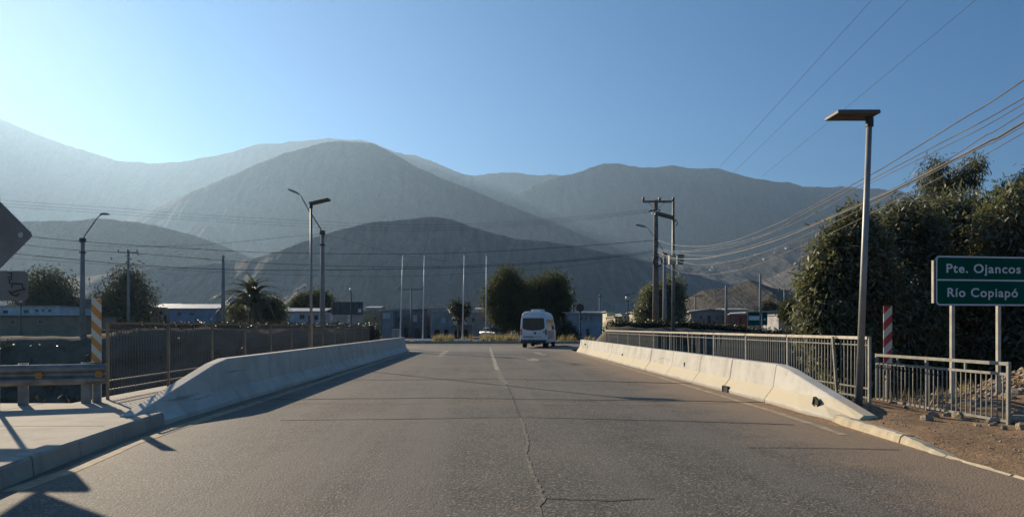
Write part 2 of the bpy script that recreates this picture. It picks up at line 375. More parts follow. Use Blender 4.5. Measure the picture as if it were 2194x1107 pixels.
hill('left_foothill', [(-700, 430), (-300, 455), (0, 476), (80, 474), (150, 472), (205, 468), (290, 476), (360, 490), (430, 510), (500, 536), (560, 560), (640, 600), (720, 660)], 1700, .80, 8, .26, m_hm)
hill('right_foothill', [(1000, 600), (1100, 566), (1200, 552), (1300, 546), (1400, 552), (1500, 560), (1560, 560), (1640, 538), (1720, 512), (1800, 498), (1900, 478), (2200, 468), (2600, 440)], 2300, .5, 15, .40, m_hf)
hill('dark_ridge', [(1500, 668), (1560, 640), (1600, 612), (1640, 597), (1680, 580), (1720, 562), (1760, 547), (1800, 535), (1900, 515), (2200, 500), (2600, 480)], 1300, .72, 17, .16, m_hn)
hill('near_hill', [(-500, 640), (0, 612), (150, 596), (300, 578), (430, 566), (500, 560), (560, 549), (600, 536), (640, 521), (680, 506), (720, 494), (760, 484), (800, 476), (840, 473), (880, 470), (905, 466), (935, 464), (970, 470), (990, 477), (1010, 486), (1060, 500), (1100, 511), (1180, 518), (1240, 527), (1300, 542), (1400, 562), (1480, 585), (1600, 620), (1750, 660), (1850, 690)], 950, .76, 2, .24, m_hn, rough=1.0)
hill('spoil_heap', [(1440, 668), (1480, 640), (1505, 622), (1540, 618), (1570, 614), (1590, 606), (1605, 599), (1620, 602), (1640, 612), (1655, 618), (1680, 622), (1720, 632), (1760, 640), (1820, 655), (1900, 680)], 430, .66, 19, .2, m_hq, rough=1.4)

# ------------------------------------------------------------------ road, bridge, markings
def kerbx(y): return float(np.interp(y, [-12, 0, 3, 4.5, 6.43, 9.74, 10.7, 14, 44], [-3.6, -3.75, -3.95, -4.12, -4.47, -4.81, -4.85, -4.98, -4.62]))
def rightx(y): return float(np.interp(y, [-12, 5, 8.1, 9, 10.8, 12, 44], [5.25, 5.28, 5.34, 5.41, 5.52, 5.66, 5.85]))
ry = list(np.linspace(-12, 12, 49)) + list(np.linspace(13, 56, 44))
cols = 24
rv = []
for y in ry:
    a, b = kerbx(y) + .02, rightx(y) + .03
    if y > 45: a -= (y - 45) ** 1.6 * .25; b += (y - 45) ** 1.6 * .25
    for k in range(cols + 1):
        x = lerp(a, b, k / cols); rv.append((x, y, .004 * (float(fbm(x * .5, y * .35, 3, 6)) - .5) - .003))
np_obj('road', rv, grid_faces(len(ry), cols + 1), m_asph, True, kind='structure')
mb = MB(); mb.box((0, 59.3, -.02), (150, 6.8, .03)); mb.build('cross_street', m_asph2, kind='structure')
mb = MB(); mb.box((0, 28.0, -.45), (14.6, 31.4, .82)); mb.build('bridge_deck', m_slab, kind='structure')
mb = MB()
for y in (12.6, 44): mb.box((0, y, -2.6), (14.4, 1.0, 3.4))
mb.build('bridge_abutments', m_slab, kind='structure')
mb = MB(); mb.box((0, 27.6, .11), (.1, .1, .1)); 
# pavements
lp = bpy.data.objects.new('left_pavement', None); COL.objects.link(lp); lp['kind'] = 'structure'
rows = [1.5, 3.6, 5.5, 7.4, 9.3, 12.05]
for i in range(len(rows) - 1):
    y0, y1 = rows[i] + .012, rows[i + 1] - .012
    for (xa, xb) in ((-13.5, -10.6), (-10.58, -7.62), (-7.6, None)):
        b0, b1 = (xb, xb) if xb else (kerbx(y0) - .23, kerbx(y1) - .23)
        dz = random.Random(i * 7 + int(xa)).uniform(-.006, .006)
        MB().prism([(xa, y0, 0), (b0, y0, 0), (b1, y1, 0), (xa, y1, 0)], (0, 0, .175 + dz)).build('slab', m_slab, lp)
for k in range(15):
    y0 = 12.07 + k * 2.15
    MB().prism([(-7.2, y0, -.03), (kerbx(y0) - .56, y0, -.03), (kerbx(y0 + 2.13) - .56, y0 + 2.13, -.03), (-7.2, y0 + 2.13, -.03)], (0, 0, .19)).build('slab', m_slab, lp)
rp = bpy.data.objects.new('right_pavement', None); COL.objects.link(rp); rp['kind'] = 'structure'
for k in range(13):
    y0 = 12.1 + k * 2.4
    MB().prism([(6.22, y0, -.03), (7.25, y0, -.03), (7.25, y0 + 2.38, -.03), (6.22, y0 + 2.38, -.03)], (0, 0, .08)).build('slab', m_slab, rp)
# kerbs
lk = bpy.data.objects.new('left_kerb', None); COL.objects.link(lk); lk['kind'] = 'structure'
yy = -3.0
rr = random.Random(4)
while yy < 10.4:
    y1 = min(yy + 1.0, 10.62); a0, a1 = kerbx(yy + .008), kerbx(y1 - .008); j = rr.uniform(-.006, .006)
    prof = lambda x, y: [(x - .21, y, -.05), (x + .015 + j, y, -.05), (x - .012 + j, y, .175 + j), (x - .035 + j, y, .2 + j), (x - .21, y, .2 + j)]
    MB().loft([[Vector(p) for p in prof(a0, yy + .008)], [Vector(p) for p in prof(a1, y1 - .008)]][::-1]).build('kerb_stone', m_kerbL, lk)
    yy = y1 if y1 - yy > .5 else 99
rk = bpy.data.objects.new('right_kerb', None); COL.objects.link(rk); rk['kind'] = 'structure'
def kerb_piece(y0, y1, h0, h1, wd=.2, seed=0, seg=9):
    rings = []; q = random.Random(seed)
    for i in range(seg + 1):
        t = i / seg; y = lerp(y0, y1, t); x = rightx(y); h = max(.01, lerp(h0, h1, t) + q.uniform(-.006, .006) * (h0 > .01)); e = q.uniform(0, .018)
        rings.append([Vector(p) for p in ((x - .01, y, -.06), (x + wd, y, -.06), (x + wd, y, h - .02), (x + .05 + e, y, h), (x + .012 + e, y, h - .028))])
    MB().loft(rings).build('kerb_stone', m_kerbR, rk, smooth=False)
kerb_piece(9.92, 10.88, .115, .125, .22, 1); kerb_piece(8.97, 9.90, .105, .115, .22, 2); kerb_piece(8.02, 8.93, .02, .10, .2, 3)
kerb_piece(7.0, 7.99, .014, .018, .09, 4); kerb_piece(5.2, 6.97, .010, .014, .08, 5); kerb_piece(3.0, 5.15, .008, .010, .08, 6)

def strip(mb, pts, w, z, w2=None, seed=None, amp=0.0, seg=1):
    """a flat ribbon along points, with ragged edges"""
    q = random.Random(seed); P2 = []
    for i in range(len(pts) - 1):
        a, b = Vector(pts[i] + (0,)), Vector(pts[i + 1] + (0,)); n = max(1, int((b - a).length / seg)) if seed is not None else 1
        P2 += [a.lerp(b, k / n) for k in range(n)]
    P2.append(Vector(pts[-1] + (0,))); vs = []
    for i, p in enumerate(P2):
        d = (P2[min(i + 1, len(P2) - 1)] - P2[max(i - 1, 0)]).normalized(); nn = Vector((-d.y, d.x, 0))
        ww = w if w2 is None else lerp(w, w2, i / (len(P2) - 1)); j = q.uniform(-amp, amp)
        o = nn * j
        vs += [p + o + nn * (ww / 2 + q.uniform(0, amp * .4)) + Vector((0, 0, z)), p + o - nn * (ww / 2 + q.uniform(0, amp * .4)) + Vector((0, 0, z))]
    mb.add(vs, [(2 * i, 2 * i + 1, 2 * i + 3, 2 * i + 2) for i in range(len(P2) - 1)])
G = lambda px, py: (PX(px, H * F / (py - CY)), H * F / (py - CY))      # photo pixel -> point on the road
zr = .001
mb = MB(); strip(mb, [G(1050, 744), G(1056, 765), G(1062, 782), G(1068, 796)], .15, zr, seed=1, amp=.02, seg=.6)
mb.build('centre_line', m_paint, kind='structure')
mb = MB(); strip(mb, [(5.06, 9.6), (5.20, 12), (5.33, 20), (5.42, 30), (5.48, 41.5)], .12, zr, seed=2, amp=.012, seg=.8)
mb.build('right_edge_line', m_paint2, kind='structure')
mb = MB(); strip(mb, [G(20, 1052), G(152, 1007), G(280, 950), G(423, 902), (-4.42, 16), (-4.35, 30), (-4.2, 41)], .19, zr, seed=3, amp=.012, seg=.8)
mb.build('left_edge_line', m_paint2, kind='structure')
def arrow(name, pts):
    m = MB(); 
    for poly in pts: m.add([Vector(G(*p) + (zr,)) for p in poly], [tuple(range(len(poly)))])
    m.build(name, m_paint, kind='structure')
arrow('left_turn_arrow', [[(936, 761), (946, 755), (950, 751), (961, 751), (957, 756), (949, 762)], [(934, 759), (940, 764), (949, 762)]])
arrow('right_lane_arrow', [[(1142, 754), (1152, 753.5), (1163, 757), (1174, 758), (1164, 760.5), (1154, 759)], [(1127, 769.5), (1141, 767), (1158, 770), (1150, 773), (1136, 773)]])
# cracks and joints (thin proud strips of tar and dust)
mb = MB()
strip(mb, [G(560, 856), G(760, 853), G(950, 852), G(1200, 855), G(1450, 858), G(1640, 861)], .07, zr + .002, seed=5, amp=.05, seg=.35)
strip(mb, [G(745, 813), G(900, 813), G(1060, 811), G(1250, 815), G(1480, 821)], .11, zr + .002, seed=6, amp=.06, seg=.4)
strip(mb, [G(600, 899), G(840, 897), G(1100, 893), G(1420, 900), G(1700, 909)], .03, zr + .002, seed=7, amp=.03, seg=.3)
strip(mb, [G(1600, 958), G(1760, 959), G(1925, 962)], .02, zr + .002, seed=8, amp=.022, seg=.22)
strip(mb, [G(900, 752), G(1010, 757), G(1110, 759), G(1200, 757)], .3, zr + .002, seed=9, amp=.05, seg=.5)
strip(mb, [G(1085, 822), G(1092, 838), G(1098, 851), G(1106, 872), G(1114, 892)], .024, zr + .002, seed=10, amp=.02, seg=.2)
strip(mb, [G(1166, 1066), G(1210, 1068), G(1300, 1071), G(1400, 1066)], .016, zr + .002, seed=11, amp=.012, seg=.12)
mb.build('tar_joints', m_crack, kind='structure')
mb = MB()
strip(mb, [G(1066, 792), G(1078, 812), G(1084, 832)], .16, zr + .001, seed=12, amp=.05, seg=.4)
strip(mb, [G(1116, 894), G(1124, 920), G(1130, 950), G(1127, 975), G(1137, 1000), G(1146, 1025), G(1160, 1055), G(1166, 1066), G(1150, 1085), G(1158, 1106), G(1164, 1140)], .036, zr + .001, seed=13, amp=.016, seg=.09)
mb.build('centre_joint', m_crackd, kind='structure')

# median across the street with its kerb
md = bpy.data.objects.new('median', None); COL.objects.link(md); md['kind'] = 'structure'
q = random.Random(12)
for k in range(34):
    x = -34 + k * 2
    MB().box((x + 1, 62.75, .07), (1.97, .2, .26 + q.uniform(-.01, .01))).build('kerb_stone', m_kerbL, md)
MB().box((0, 66.0, .08), (68, 6.2, .2)).build('paving', m_dirt, md)

# ------------------------------------------------------------------ concrete barriers of cast blocks
def nj(x, y, h, side, dx=0.0):
    """profile; side=+1: the road lies towards -x"""
    s = side
    pr = [(0, -.05), (0, .07), (.17, min(.30, h * .55)), (.235, h - .02), (.255, h), (.45, h), (.47, h - .02), (.56, -.05)]
    return [Vector((x + s * a, y, max(b, -.05))) for a, b in pr]
def barrier(name, label, yb, hy, xf, side, mat):
    root = thing(name, label, 'concrete barrier', (xf(yb[0]), yb[0], 0))
    q = random.Random(3)
    for i in range(len(yb) - 1):
        gap = (.020 if i in (0, 2) else .007) if side > 0 else .004
        a, b = yb[i] + (gap if i else 0), yb[i + 1] - gap; rings = []; j = q.uniform(-.008, .008) * (1 if side > 0 else .3)
        n = 7 if i == 0 else 2
        for k in range(n):
            y = lerp(a, b, k / (n - 1)); rings.append(nj(xf(y) + j, y, hy(y), side))
        if side < 0: rings = [r[::-1] for r in rings]
        MB().loft(rings).build('barrier_block', mat, root, world=True, bevel=.012)
    return root
yR = [10.45, 13.8, 16.2, 18.5, 21.2, 23.9, 26.3, 28.7, 31.1, 33.5, 35.9, 38.3, 41.3]
xR = lambda y: float(np.interp(y, [10.4, 13.8, 41.3], [5.53, 5.66, 5.72]))
hR = lambda y: float(np.interp(y, [10.45, 13.5, 13.8], [.16, .735, .75]))
br = barrier('concrete_barrier', 'sunlit cream and white concrete barrier along the right edge of the bridge', yR, hR, xR, 1, m_conR)
yL = [10.2, 13.9, 16.4, 18.9, 21.4, 23.9, 26.4, 28.9, 31.4, 33.9, 36.4, 38.9, 42.4]
xL = lambda y: float(np.interp(y, [10.2, 13.9, 42.4], [-4.86, -4.83, -4.42]))
hL = lambda y: float(np.interp(y, [10.2, 13.6, 13.9], [.2, .86, .87]))
barrier('concrete_barrier', 'shaded grey concrete barrier along the left edge of the bridge', yL, hL, xL, -1, m_conL)
# drain mouth and broken-out sockets of the right barrier
def pocket(y, z, w, h, xoff, rot=0, name='lifting_socket'):
    x = xR(y) + xoff
    m = MB(); s = .018
    c = Vector((x, y, z)); Mx = Matrix.Rotation(rot, 3, 'X')
    for (a, b, ww, hh) in ((0, h / 2, w, s), (0, -h / 2, w, s), (-w / 2, 0, s, h), (w / 2, 0, s, h)):
        m.box(c + Mx @ Vector((0, a, b)), (.05, ww, hh), 0, M=Mx)
    m.box(c + Vector((.012, 0, 0)), (.03, w, h), 1, M=Mx)
    m.build(name, [m_crack, m_black], br, world=True)
pocket(PX(0, 0) * 0 + 16.0, .055, .34, .15, .0, 0, 'drain_mouth')
pocket(11.75, .215, .17, .13, .12, R(20))
for (y, z) in ((39.0, .52), (28.6, .36)): pocket(y, z, .12, .06, .17 if z > .3 else .1)
pocket(19.9, .42, .04, .1, .2, 0, 'chipped_spot')
# ------------------------------------------------------------------ railings along the bridge
def railing(root, x0, x1, ys_posts, zb, zt, m_top, m_post_, m_bar, bar_sp, second=True, skip=None, bar_w=.017, top=(.075, .06), lean=None):
    yA, yB = ys_posts[0], ys_posts[-1]; xf = lambda y: lerp(x0, x1, (y - yA) / (yB - yA))
    def rail(name, z, w, h, m):
        for i in range(len(ys_posts) - 1):
            a, b = ys_posts[i] + .02, ys_posts[i + 1] - .02
            MB().bar((xf(a), a, z), (xf(b), b, z), w, h, ).build(name, m, root, world=True)
    rail('top_rail', zt, top[0], top[1], m_top)
    rail('upper_rail', zt - .13, .022, .022, m_bar)
    rail('lower_rail', zb + .34, .03, .03, m_bar); rail('lower_rail', zb + .17, .03, .03, m_bar)
    for i, y in enumerate(ys_posts):
        l = lean.get(i, (0, 0)) if lean else (0, 0)
        MB().bar((xf(y) - .002, y, zb - .1), (xf(y) + l[0] - .002, y + l[1], zt + .012), .045, .045).build('post', m_post_, root, world=True)
    bh = zt - .04 - (zb + .08)
    me = MB().box((0, 0, 0), (bar_w, bar_w, bh)).mesh('baluster', m_bar)
    n = int((yB - yA) / bar_sp); q = random.Random(5)
    for k in range(1, n):
        y = yA + k * bar_sp
        if min(abs(y - p) for p in ys_posts) < .05: continue
        lx = ly = 0
        if skip:
            s = skip(y, q)
            if s is None: continue
            ly = s
        o = link_copy(me, 'baluster', root, Vector((xf(y) + .006, y, (zb + zt) / 2 + .02)) - root.location, (ly, 0, 0))
rl = thing('bridge_railing', 'long dark grey bridge railing behind the shaded barrier on the left', 'railing', (-6.9, 12.8, .16))
railing(rl, -6.9, -6.88, [12.8 + i * 2.48 for i in range(13)], .16, 1.57, m_raildt, m_raildt, m_raild, .112, bar_w=.012, top=(.03, .035))
rr_ = thing('bridge_railing', 'long cream topped bridge railing with missing and bent bars behind the sunlit barrier', 'railing', (7.0, 12.45, .05))
def skipR(y, q):
    if 20.8 < y < 24.9 and q.random() < .72: return None
    if 25 < y < 27.6 and q.random() < .5: return None
    return q.uniform(-.10, .10) if 20 < y < 25 else q.uniform(-.012, .012)
railing(rr_, 7.0, 6.98, [12.45, 13.55, 15.75, 18.2, 20.7, 23.1, 25.5, 27.9, 30.3, 32.7, 35.1, 37.5, 38.6], .05, 1.30, m_rail, m_postr, m_railb, .125, skip=skipR, top=(.08, .055), lean={1: (-.10, 0), 5: (0, .2)})
# second, lower railing panel beside the dirt verge
pr = thing('pedestrian_railing', 'low galvanised railing panel beside the dirt verge in front of the green sign', 'railing', (7.72, 10.2, 0))
A, B = Vector((7.80, 10.22, 0)), Vector((7.70, 13.45, 0))
at = lambda t, z: A.lerp(B, t) + Vector((0, 0, z))
for nm, z, w_ in (('top_rail', .955, .05), ('middle_rail', .80, .04), ('bottom_rail', .105, .04)):
    MB().bar(at(0, z), at(1, z), w_, w_).build(nm, m_galvr, pr, world=True)
for t in (0, .555, 1.0): MB().bar(at(t, -.25) + Vector((-.003, 0, 0)), at(t, .985), .044, .044).build('post', m_galvr, pr, world=True)
for t in (.27, .80): MB().bar(at(t, .80), at(t, .955), .03, .03).build('spacer', m_galvr, pr, world=True)
me = MB().box((0, 0, 0), (.014, .014, .68)).mesh('baluster', m_galvr)
for k in range(1, 30):
    t = k / 30
    if abs(t - .555) > .012: link_copy(me, 'baluster', pr, at(t, .452) - pr.location)

# ------------------------------------------------------------------ guardrail on the left
gr = thing('guardrail', 'grey corrugated steel guardrail with orange reflectors closing the pavement edge', 'guardrail', (-8.5, 11.6, .1))
g0, g1 = Vector((-10.4, 10.75, 0)), Vector((-6.58, 12.15, 0)); gd = (g1 - g0).normalized(); gn = Vector((gd.y, -gd.x, 0))
prof = [(.0, .855), (.03, .84), (.075, .795), (.075, .755), (.012, .70), (.012, .66), (.075, .605), (.075, .565), (.03, .52), (.0, .505)]
mb = MB(); rings = [[p + gn * a + Vector((0, 0, z)) for a, z in prof] + [p + gn * (a - .012) + Vector((0, 0, z)) for a, z in prof[::-1]] for p in (g0, g0.lerp(g1, .5), g1)]
mb.loft(rings).build('beam', m_galvd, gr, world=True)
for px in (-90, 46, 182, 206):
    s = (px - CX) / F; t = (g0.x - s * g0.y) / ((g0.x - g1.x) + s * (g1.y - g0.y)); p = g0.lerp(g1, t) - gn * .09
    m = MB(); w_ = .14 if px != 206 else .1
    m.box(p + Vector((0, 0, .4)), (w_, .012, .95), rz=math.atan2(gd.y, gd.x))
    for sx in (-1, 1): m.box(p + gd * sx * w_ / 2 + Vector((0, 0, .4)) - gn * .02, (.012, .06, .95), rz=math.atan2(gd.y, gd.x))
    m.build('post', m_galvd, gr, world=True)
    MB().box(p + gn * .05 + Vector((0, 0, .68)), (.1, .09, .3), rz=math.atan2(gd.y, gd.x)).build('spacer', m_galvd, gr, world=True)
for px, pz in ((85, .675), (213, .675)):
    s = (px - CX) / F; t = (g0.x - s * g0.y) / ((g0.x - g1.x) + s * (g1.y - g0.y)); p = g0.lerp(g1, t) + gn * .02 + Vector((0, 0, pz))
    MB().prism([p - gd * .05 + Vector((0, 0, .055)), p - gd * .06 - Vector((0, 0, .045)), p + gd * .03 - Vector((0, 0, .065)), p + gd * .07 + Vector((0, 0, .0)), p + gd * .03 + Vector((0, 0, .06))], gn * .045).build('reflector', m_orange, gr, world=True)

# ------------------------------------------------------------------ striped hazard markers
def marker(name, label, X, Y, zb, zt, w_, ca, cb, per, slope, z0):
    r_ = thing(name, label, 'marker post', (X, Y, z0), group=None)
    MB().box((0, 0, (zb + zt) / 2 - z0), (w_, .02, zt - zb)).build('striped_panel', stripes(name + '_stripes', ca, cb, per, slope), r_, bevel=.004)
    MB().box((0, .035, (zt - z0 - .1) / 2), (.05, .04, zt - z0 - .1)).build('post', m_post if slope > 0 else m_pole, r_)
marker('hazard_marker', 'orange and white striped marker panel rising behind the guardrail end', -6.86, 12.35, .86, 2.0, .175, (.62, .27, .055), (.68, .64, .54), .285, 1.0, -.3)
MB().box((-6.86, 12.36, .35), (.16, .03, .9)).build('marker_foot', m_post).name = 'marker_foot'
bpy.data.objects['marker_foot'].parent = bpy.data.objects['hazard_marker']; bpy.data.objects['marker_foot'].location = Vector((6.86, -12.35, .3))
marker('hazard_marker', 'red and white striped marker panel in front of the dark trees beside the low railing', 8.12, 13.8, .62, 1.92, .17, (.38, .03, .045), (.55, .52, .47), .335, -1.0, -.5)

# ------------------------------------------------------------------ back of the diamond warning sign with a plate
ws = thing('warning_sign', 'grey back of a diamond warning sign with a scribbled plate below it', 'road sign', (-7.72, 11.0, .17))
MB().tube([(0, .05, -.1), (0, .05, 3.45)], .035, 10).build('post', m_galv, ws)
hd = .585; c = 2.79
def rdiamond(h, r_):
    pts = []
    for k in range(4):
        a = math.pi / 2 * k
        for d in (-1, 0, 1): 
            b = a + d * .10; rad = h * (.985 if d == 0 else .94); pts.append((rad * math.cos(b), rad * math.sin(b)))
    return pts
MB().prism([(x, 0, c + z) for x, z in rdiamond(hd, .05)], (0, .015, 0)).build('diamond_panel', m_signback, ws)
MB().tube([(.41, -.012, c), (.41, .0, c)], .045, 10).build('bolt_cap', m_galv, ws)
hw, z0, z1 = .515, 1.745, 2.22
q = [(-hw + .05, z0), (hw - .05, z0), (hw, z0 + .05), (hw, z1 - .05), (hw - .05, z1), (-hw + .05, z1), (-hw, z1 - .05), (-hw, z0 + .05)]
MB().prism([(x, 0, z) for x, z in q], (0, .015, 0)).build('plate', m_signback, ws)
mb = MB(); off = Vector((0, -.006, 0))
for pts, r_ in (([(.20, 2.19), (.26, 2.19), (.26, 2.12), (.20, 2.12)], .007), ([(.21, 2.08), (.27, 2.09)], .007), ([(.23, 2.09), (.23, 2.02), (.27, 2.0), (.26, 1.96)], .007), ([(.27, 2.02), (.43, 2.01), (.43, 1.95), (.48, 1.93), (.33, 1.90), (.27, 1.87), (.22, 1.90), (.27, 1.84), (.34, 1.82), (.38, 1.86)], .011)):
    mb.tube([Vector((x, -.004, z)) for x, z in pts], r_, 5)
mb.build('scribble', m_dark, ws)

# ------------------------------------------------------------------ green place-name sign
SX, SY = 8.30, 12.62
gs = thing('place_sign', 'green bridge sign reading Pte. Ojancos and Río Copiapó on two cream posts', 'road sign', (SX, SY, 0), R(8))
Wd, zb, zt = 1.97, 1.89, 2.80
def rrect(x0, x1, za, zb_, r_, n=5):
    o = []
    for cx_, cz, a0 in ((x1 - r_, zb_ - r_, 0), (x0 + r_, zb_ - r_, 90), (x0 + r_, za + r_, 180), (x1 - r_, za + r_, 270)):
        for k in range(n + 1):
            a = R(a0 + 90 * k / n); o.append((cx_ + r_ * math.cos(a), cz + r_ * math.sin(a)))
    return o
MB().prism([(x, 0, z) for x, z in rrect(0, Wd, zb, zt, .085)], (0, .02, 0)).build('panel', m_green, gs)
mb = MB(); out = rrect(.002, Wd - .002, zb + .002, zt - .002, .083); inn = rrect(.03, Wd - .03, zb + .03, zt - .03, .058); n = len(out)
mb.add([(x, -.004, z) for x, z in out] + [(x, -.004, z) for x, z in inn], [(i, n + i, n + (i + 1) % n, (i + 1) % n) for i in range(n)])
mb.build('border', m_signw, gs)
zd = zt - .485 * (zt - zb)
MB().box((Wd / 2, -.003, zd), (Wd - .061, .004, .028)).build('divider', m_signw, gs)
for x in (.02,): MB().box((x - .03, .045, (zb + zt) / 2 - .02), (.03, .05, .78)).build('edge_channel', m_post, gs)
def text(body, x, z, cap, width):
    cu = bpy.data.curves.new('lettering', 'FONT'); cu.body = body; cu.size = cap / .70; cu.space_character = 1.12; cu.space_word = .95; cu.offset = .004; cu.extrude = .0015; cu.resolution_u = 4
    tmp = bpy.data.objects.new('tmp', cu); COL.objects.link(tmp)
    dg = bpy.context.evaluated_depsgraph_get(); me = bpy.data.meshes.new_from_object(tmp.evaluated_get(dg))
    bpy.data.objects.remove(tmp)
    me.materials.clear(); me.materials.append(m_signw)
    v = np.empty(len(me.vertices) * 3, np.float32); me.vertices.foreach_get('co', v); v = v.reshape(-1, 3)
    v[:, 0] = (v[:, 0] - v[:, 0].min()) * width / (v[:, 0].max() - v[:, 0].min())
    me.vertices.foreach_set('co', v.ravel()); me.update()
    o = bpy.data.objects.new('lettering', me); COL.objects.link(o); o.parent = gs; o.location = (x, -.006, z); o.rotation_euler = (R(90), 0, 0)
text('Pte. Ojancos', .215, zt - .335 * (zt - zb), .16, 1.54)
text('Río Copiapó', .235, zt - .82 * (zt - zb), .16, 1.46)
for x in (.40, 1.36): MB().box((x, .07, (zb + .6 - .4) / 2), (.065, .05, zb + .6 + .4)).build('post', m_post, gs)

# ------------------------------------------------------------------ solar street lamps on the bridge
def solar_lamp(label, x, y, z0, ht, x0, x1, dep, tilt, lean=(0, 0)):
    t = thing('solar_lamp', label, 'street lamp', (x, y, z0), group='solar lamps on the bridge')
    top = Vector((lean[0], lean[1], ht))
    MB().tube([(0, 0, -.1), top * .5, top], [.062, .052, .044], 12).build('pole', m_pole, t, smooth=True)
    MB().tube([top - Vector((0, 0, .14)), top + Vector((0, 0, .02))], .062, 12).build('collar', m_dark, t)
    MB().box((0, 0, .012), (.26, .26, .024)).build('base_plate', m_galvd, t)
    Mr = Matrix.Rotation(-tilt, 3, 'Y'); c_ = top + Vector(((x0 + x1) / 2, 0, .05 + math.tan(tilt) * (x0 + x1) / 2))
    MB().box(c_, (x1 - x0, dep, .05), M=Mr).build('lamp_body', m_panel_under, t, bevel=.006)
    MB().box(c_ + Mr @ Vector((0, 0, .03)), (x1 - x0 - .02, dep - .02, .012), M=Mr).build('solar_panel', m_solar, t)
    s = -1 if abs(x0) > abs(x1) else 1
    MB().box(c_ + Mr @ Vector((s * .16, 0, -.03)), (.3, .24, .012), M=Mr).build('lamp_lens', m_panel_under, t)
    MB().tube([c_ + Mr @ Vector((s * .05, .03, -.036)), c_ + Mr @ Vector((s * .05, .03, -.026))], .04, 10).build('sensor', m_dark, t)
    return t
solar_lamp('tall solar lamp with a flat dark panel beside the near end of the cream railing', 6.55, 12.0, .06, 5.02, -.66, .06, .46, 0, (.14, -.1))
solar_lamp('solar lamp with a tilted panel behind the shaded barrier on the left', -6.62, 27.0, .15, 6.1, -.05, .74, .46, R(13))

# ------------------------------------------------------------------ poles beyond the bridge
def gz(x, y): return float(ground_z(x, y))
def conc_pole(label, px, py, Y, r0, r1, arm=None, head=None, grp='street lights on concrete poles', mat=None, name='street_light', cat='street light'):
    X = PX(px, Y); zt_ = PZ(py, Y); z0_ = min(gz(X, Y), .1)
    t = thing(name, label, cat, (X, Y, z0_), group=grp); hgt = zt_ - z0_
    MB().tube([(0, 0, -.4), (0, 0, hgt)], [r0, r1], 10).build('pole', mat or m_conc_pole, t, smooth=True)
    if arm:
        pts = [Vector((PX(a, Y) - X, 0, PZ(b, Y) - z0_)) for a, b in arm]
        MB().tube([Vector((0, 0, hgt - .35))] + pts, .045, 6).build('arm', m_galvd, t, smooth=True)
        d = pts[-1] - pts[-2]; d.normalize(); a, b = [Vector((PX(u, Y) - X, 0, PZ(v, Y) - z0_)) for u, v in head]
        m = MB(); L = b - a
        m.loft([[a + L * s + Vector((0, yy * wy, zz)) for yy, zz in ((-1, 0), (1, 0), (.7, hh), (-.7, hh))] for s, wy, hh in ((0, .06, .07), (.35, .15, .14), (.85, .16, .11), (1, .08, .05))])
        m.build('lamp_head', m_galvd, t)
        MB().box((0, 0, hgt - .12), (r1 * 2.5, r1 * 2.5, .3)).build('bracket', m_dark, t)
        MB().box((0, 0, hgt - 1.0), (r1 * 2.6, r1 * 2.6, .1)).build('cable_clamp', m_dark, t)
    return t
conc_pole('street light on a pale pole whose arm rises to the right, above the left guardrail', 177, 511, 50, .22, .13, [(181, 505), (211, 463), (217, 460)], [(214, 460), (234, 460)])
conc_pole('street light with a long arm rising left, just right of the solar lamp', 691, 495, 50, .22, .13, [(687, 490), (661, 449), (644, 419)], [(643, 418), (617, 407)])
conc_pole('plain tapered concrete pole standing left of the palm tree', 478, 547, 68, .26, .13, grp=None, name='concrete_pole', cat='pole')
conc_pole('thin street light behind the wooden utility pole, arm rising left', 1424, 543, 66, .24, .14, [(1420, 534), (1400, 505), (1387, 489)], [(1386, 488), (1361, 482)])
conc_pole('plain grey pole behind the dark roofed houses on the right', 1556, 611, 82, .2, .13, grp=None, name='concrete_pole', cat='pole')
conc_pole('tall grey pole beside the two green signs on the right', 1629, 587, 70, .16, .1, grp=None, name='concrete_pole', cat='pole')
def t_pole(label, px, py, Y, half, ytop, ins=3, grp=None, mat=None, r=.14):
    X = PX(px, Y); t = thing('utility_pole', label, 'utility pole', (X, Y, 0), group=grp); z = PZ(py, Y)
    MB().tube([(0, 0, -.4), (0, 0, z)], [r * 1.5, r], 8).build('pole', mat or m_conc_pole, t, smooth=True)
    zc_ = PZ(ytop, Y); hw_ = half / F * Y
    MB().box((0, -.14, zc_), (2 * hw_, .12, .12)).build('crossarm', mat or m_wood, t)
    for k in range(ins):
        x = lerp(-hw_ + .12, hw_ - .12, k / max(1, ins - 1)) if ins > 1 else 0
        MB().tube([(x, -.14, zc_ + .06), (x, -.14, zc_ + .2), (x, -.14, zc_ + .36)], [.03, .09, .07], 8).build('insulator', m_dark, t)
    return t
t_pole('utility pole with a short crossarm in front of the bushy tree on the left', 275, 536, 88, 22, 541)
t_pole('distant pale utility pole with a crossarm behind the grey roof on the right', 1490, 631, 130, 12, 634, 2)
t_pole('distant pale utility pole above the small tree right of the green signs', 1681, 620, 100, 14, 622, 2)
t_pole('distant thin pole with a crossarm right of the clump of willowy trees', 1228, 617, 95, 5, 630, 2, r=.1)
t_pole('small pale pole rising behind the lilac building on the right', 1285, 632, 110, 5, 636, 1, r=.1)
t_pole('thin lamp-like pole between the flagpoles and the dark houses', 881, 618, 96, 26, 620, 2, r=.1)

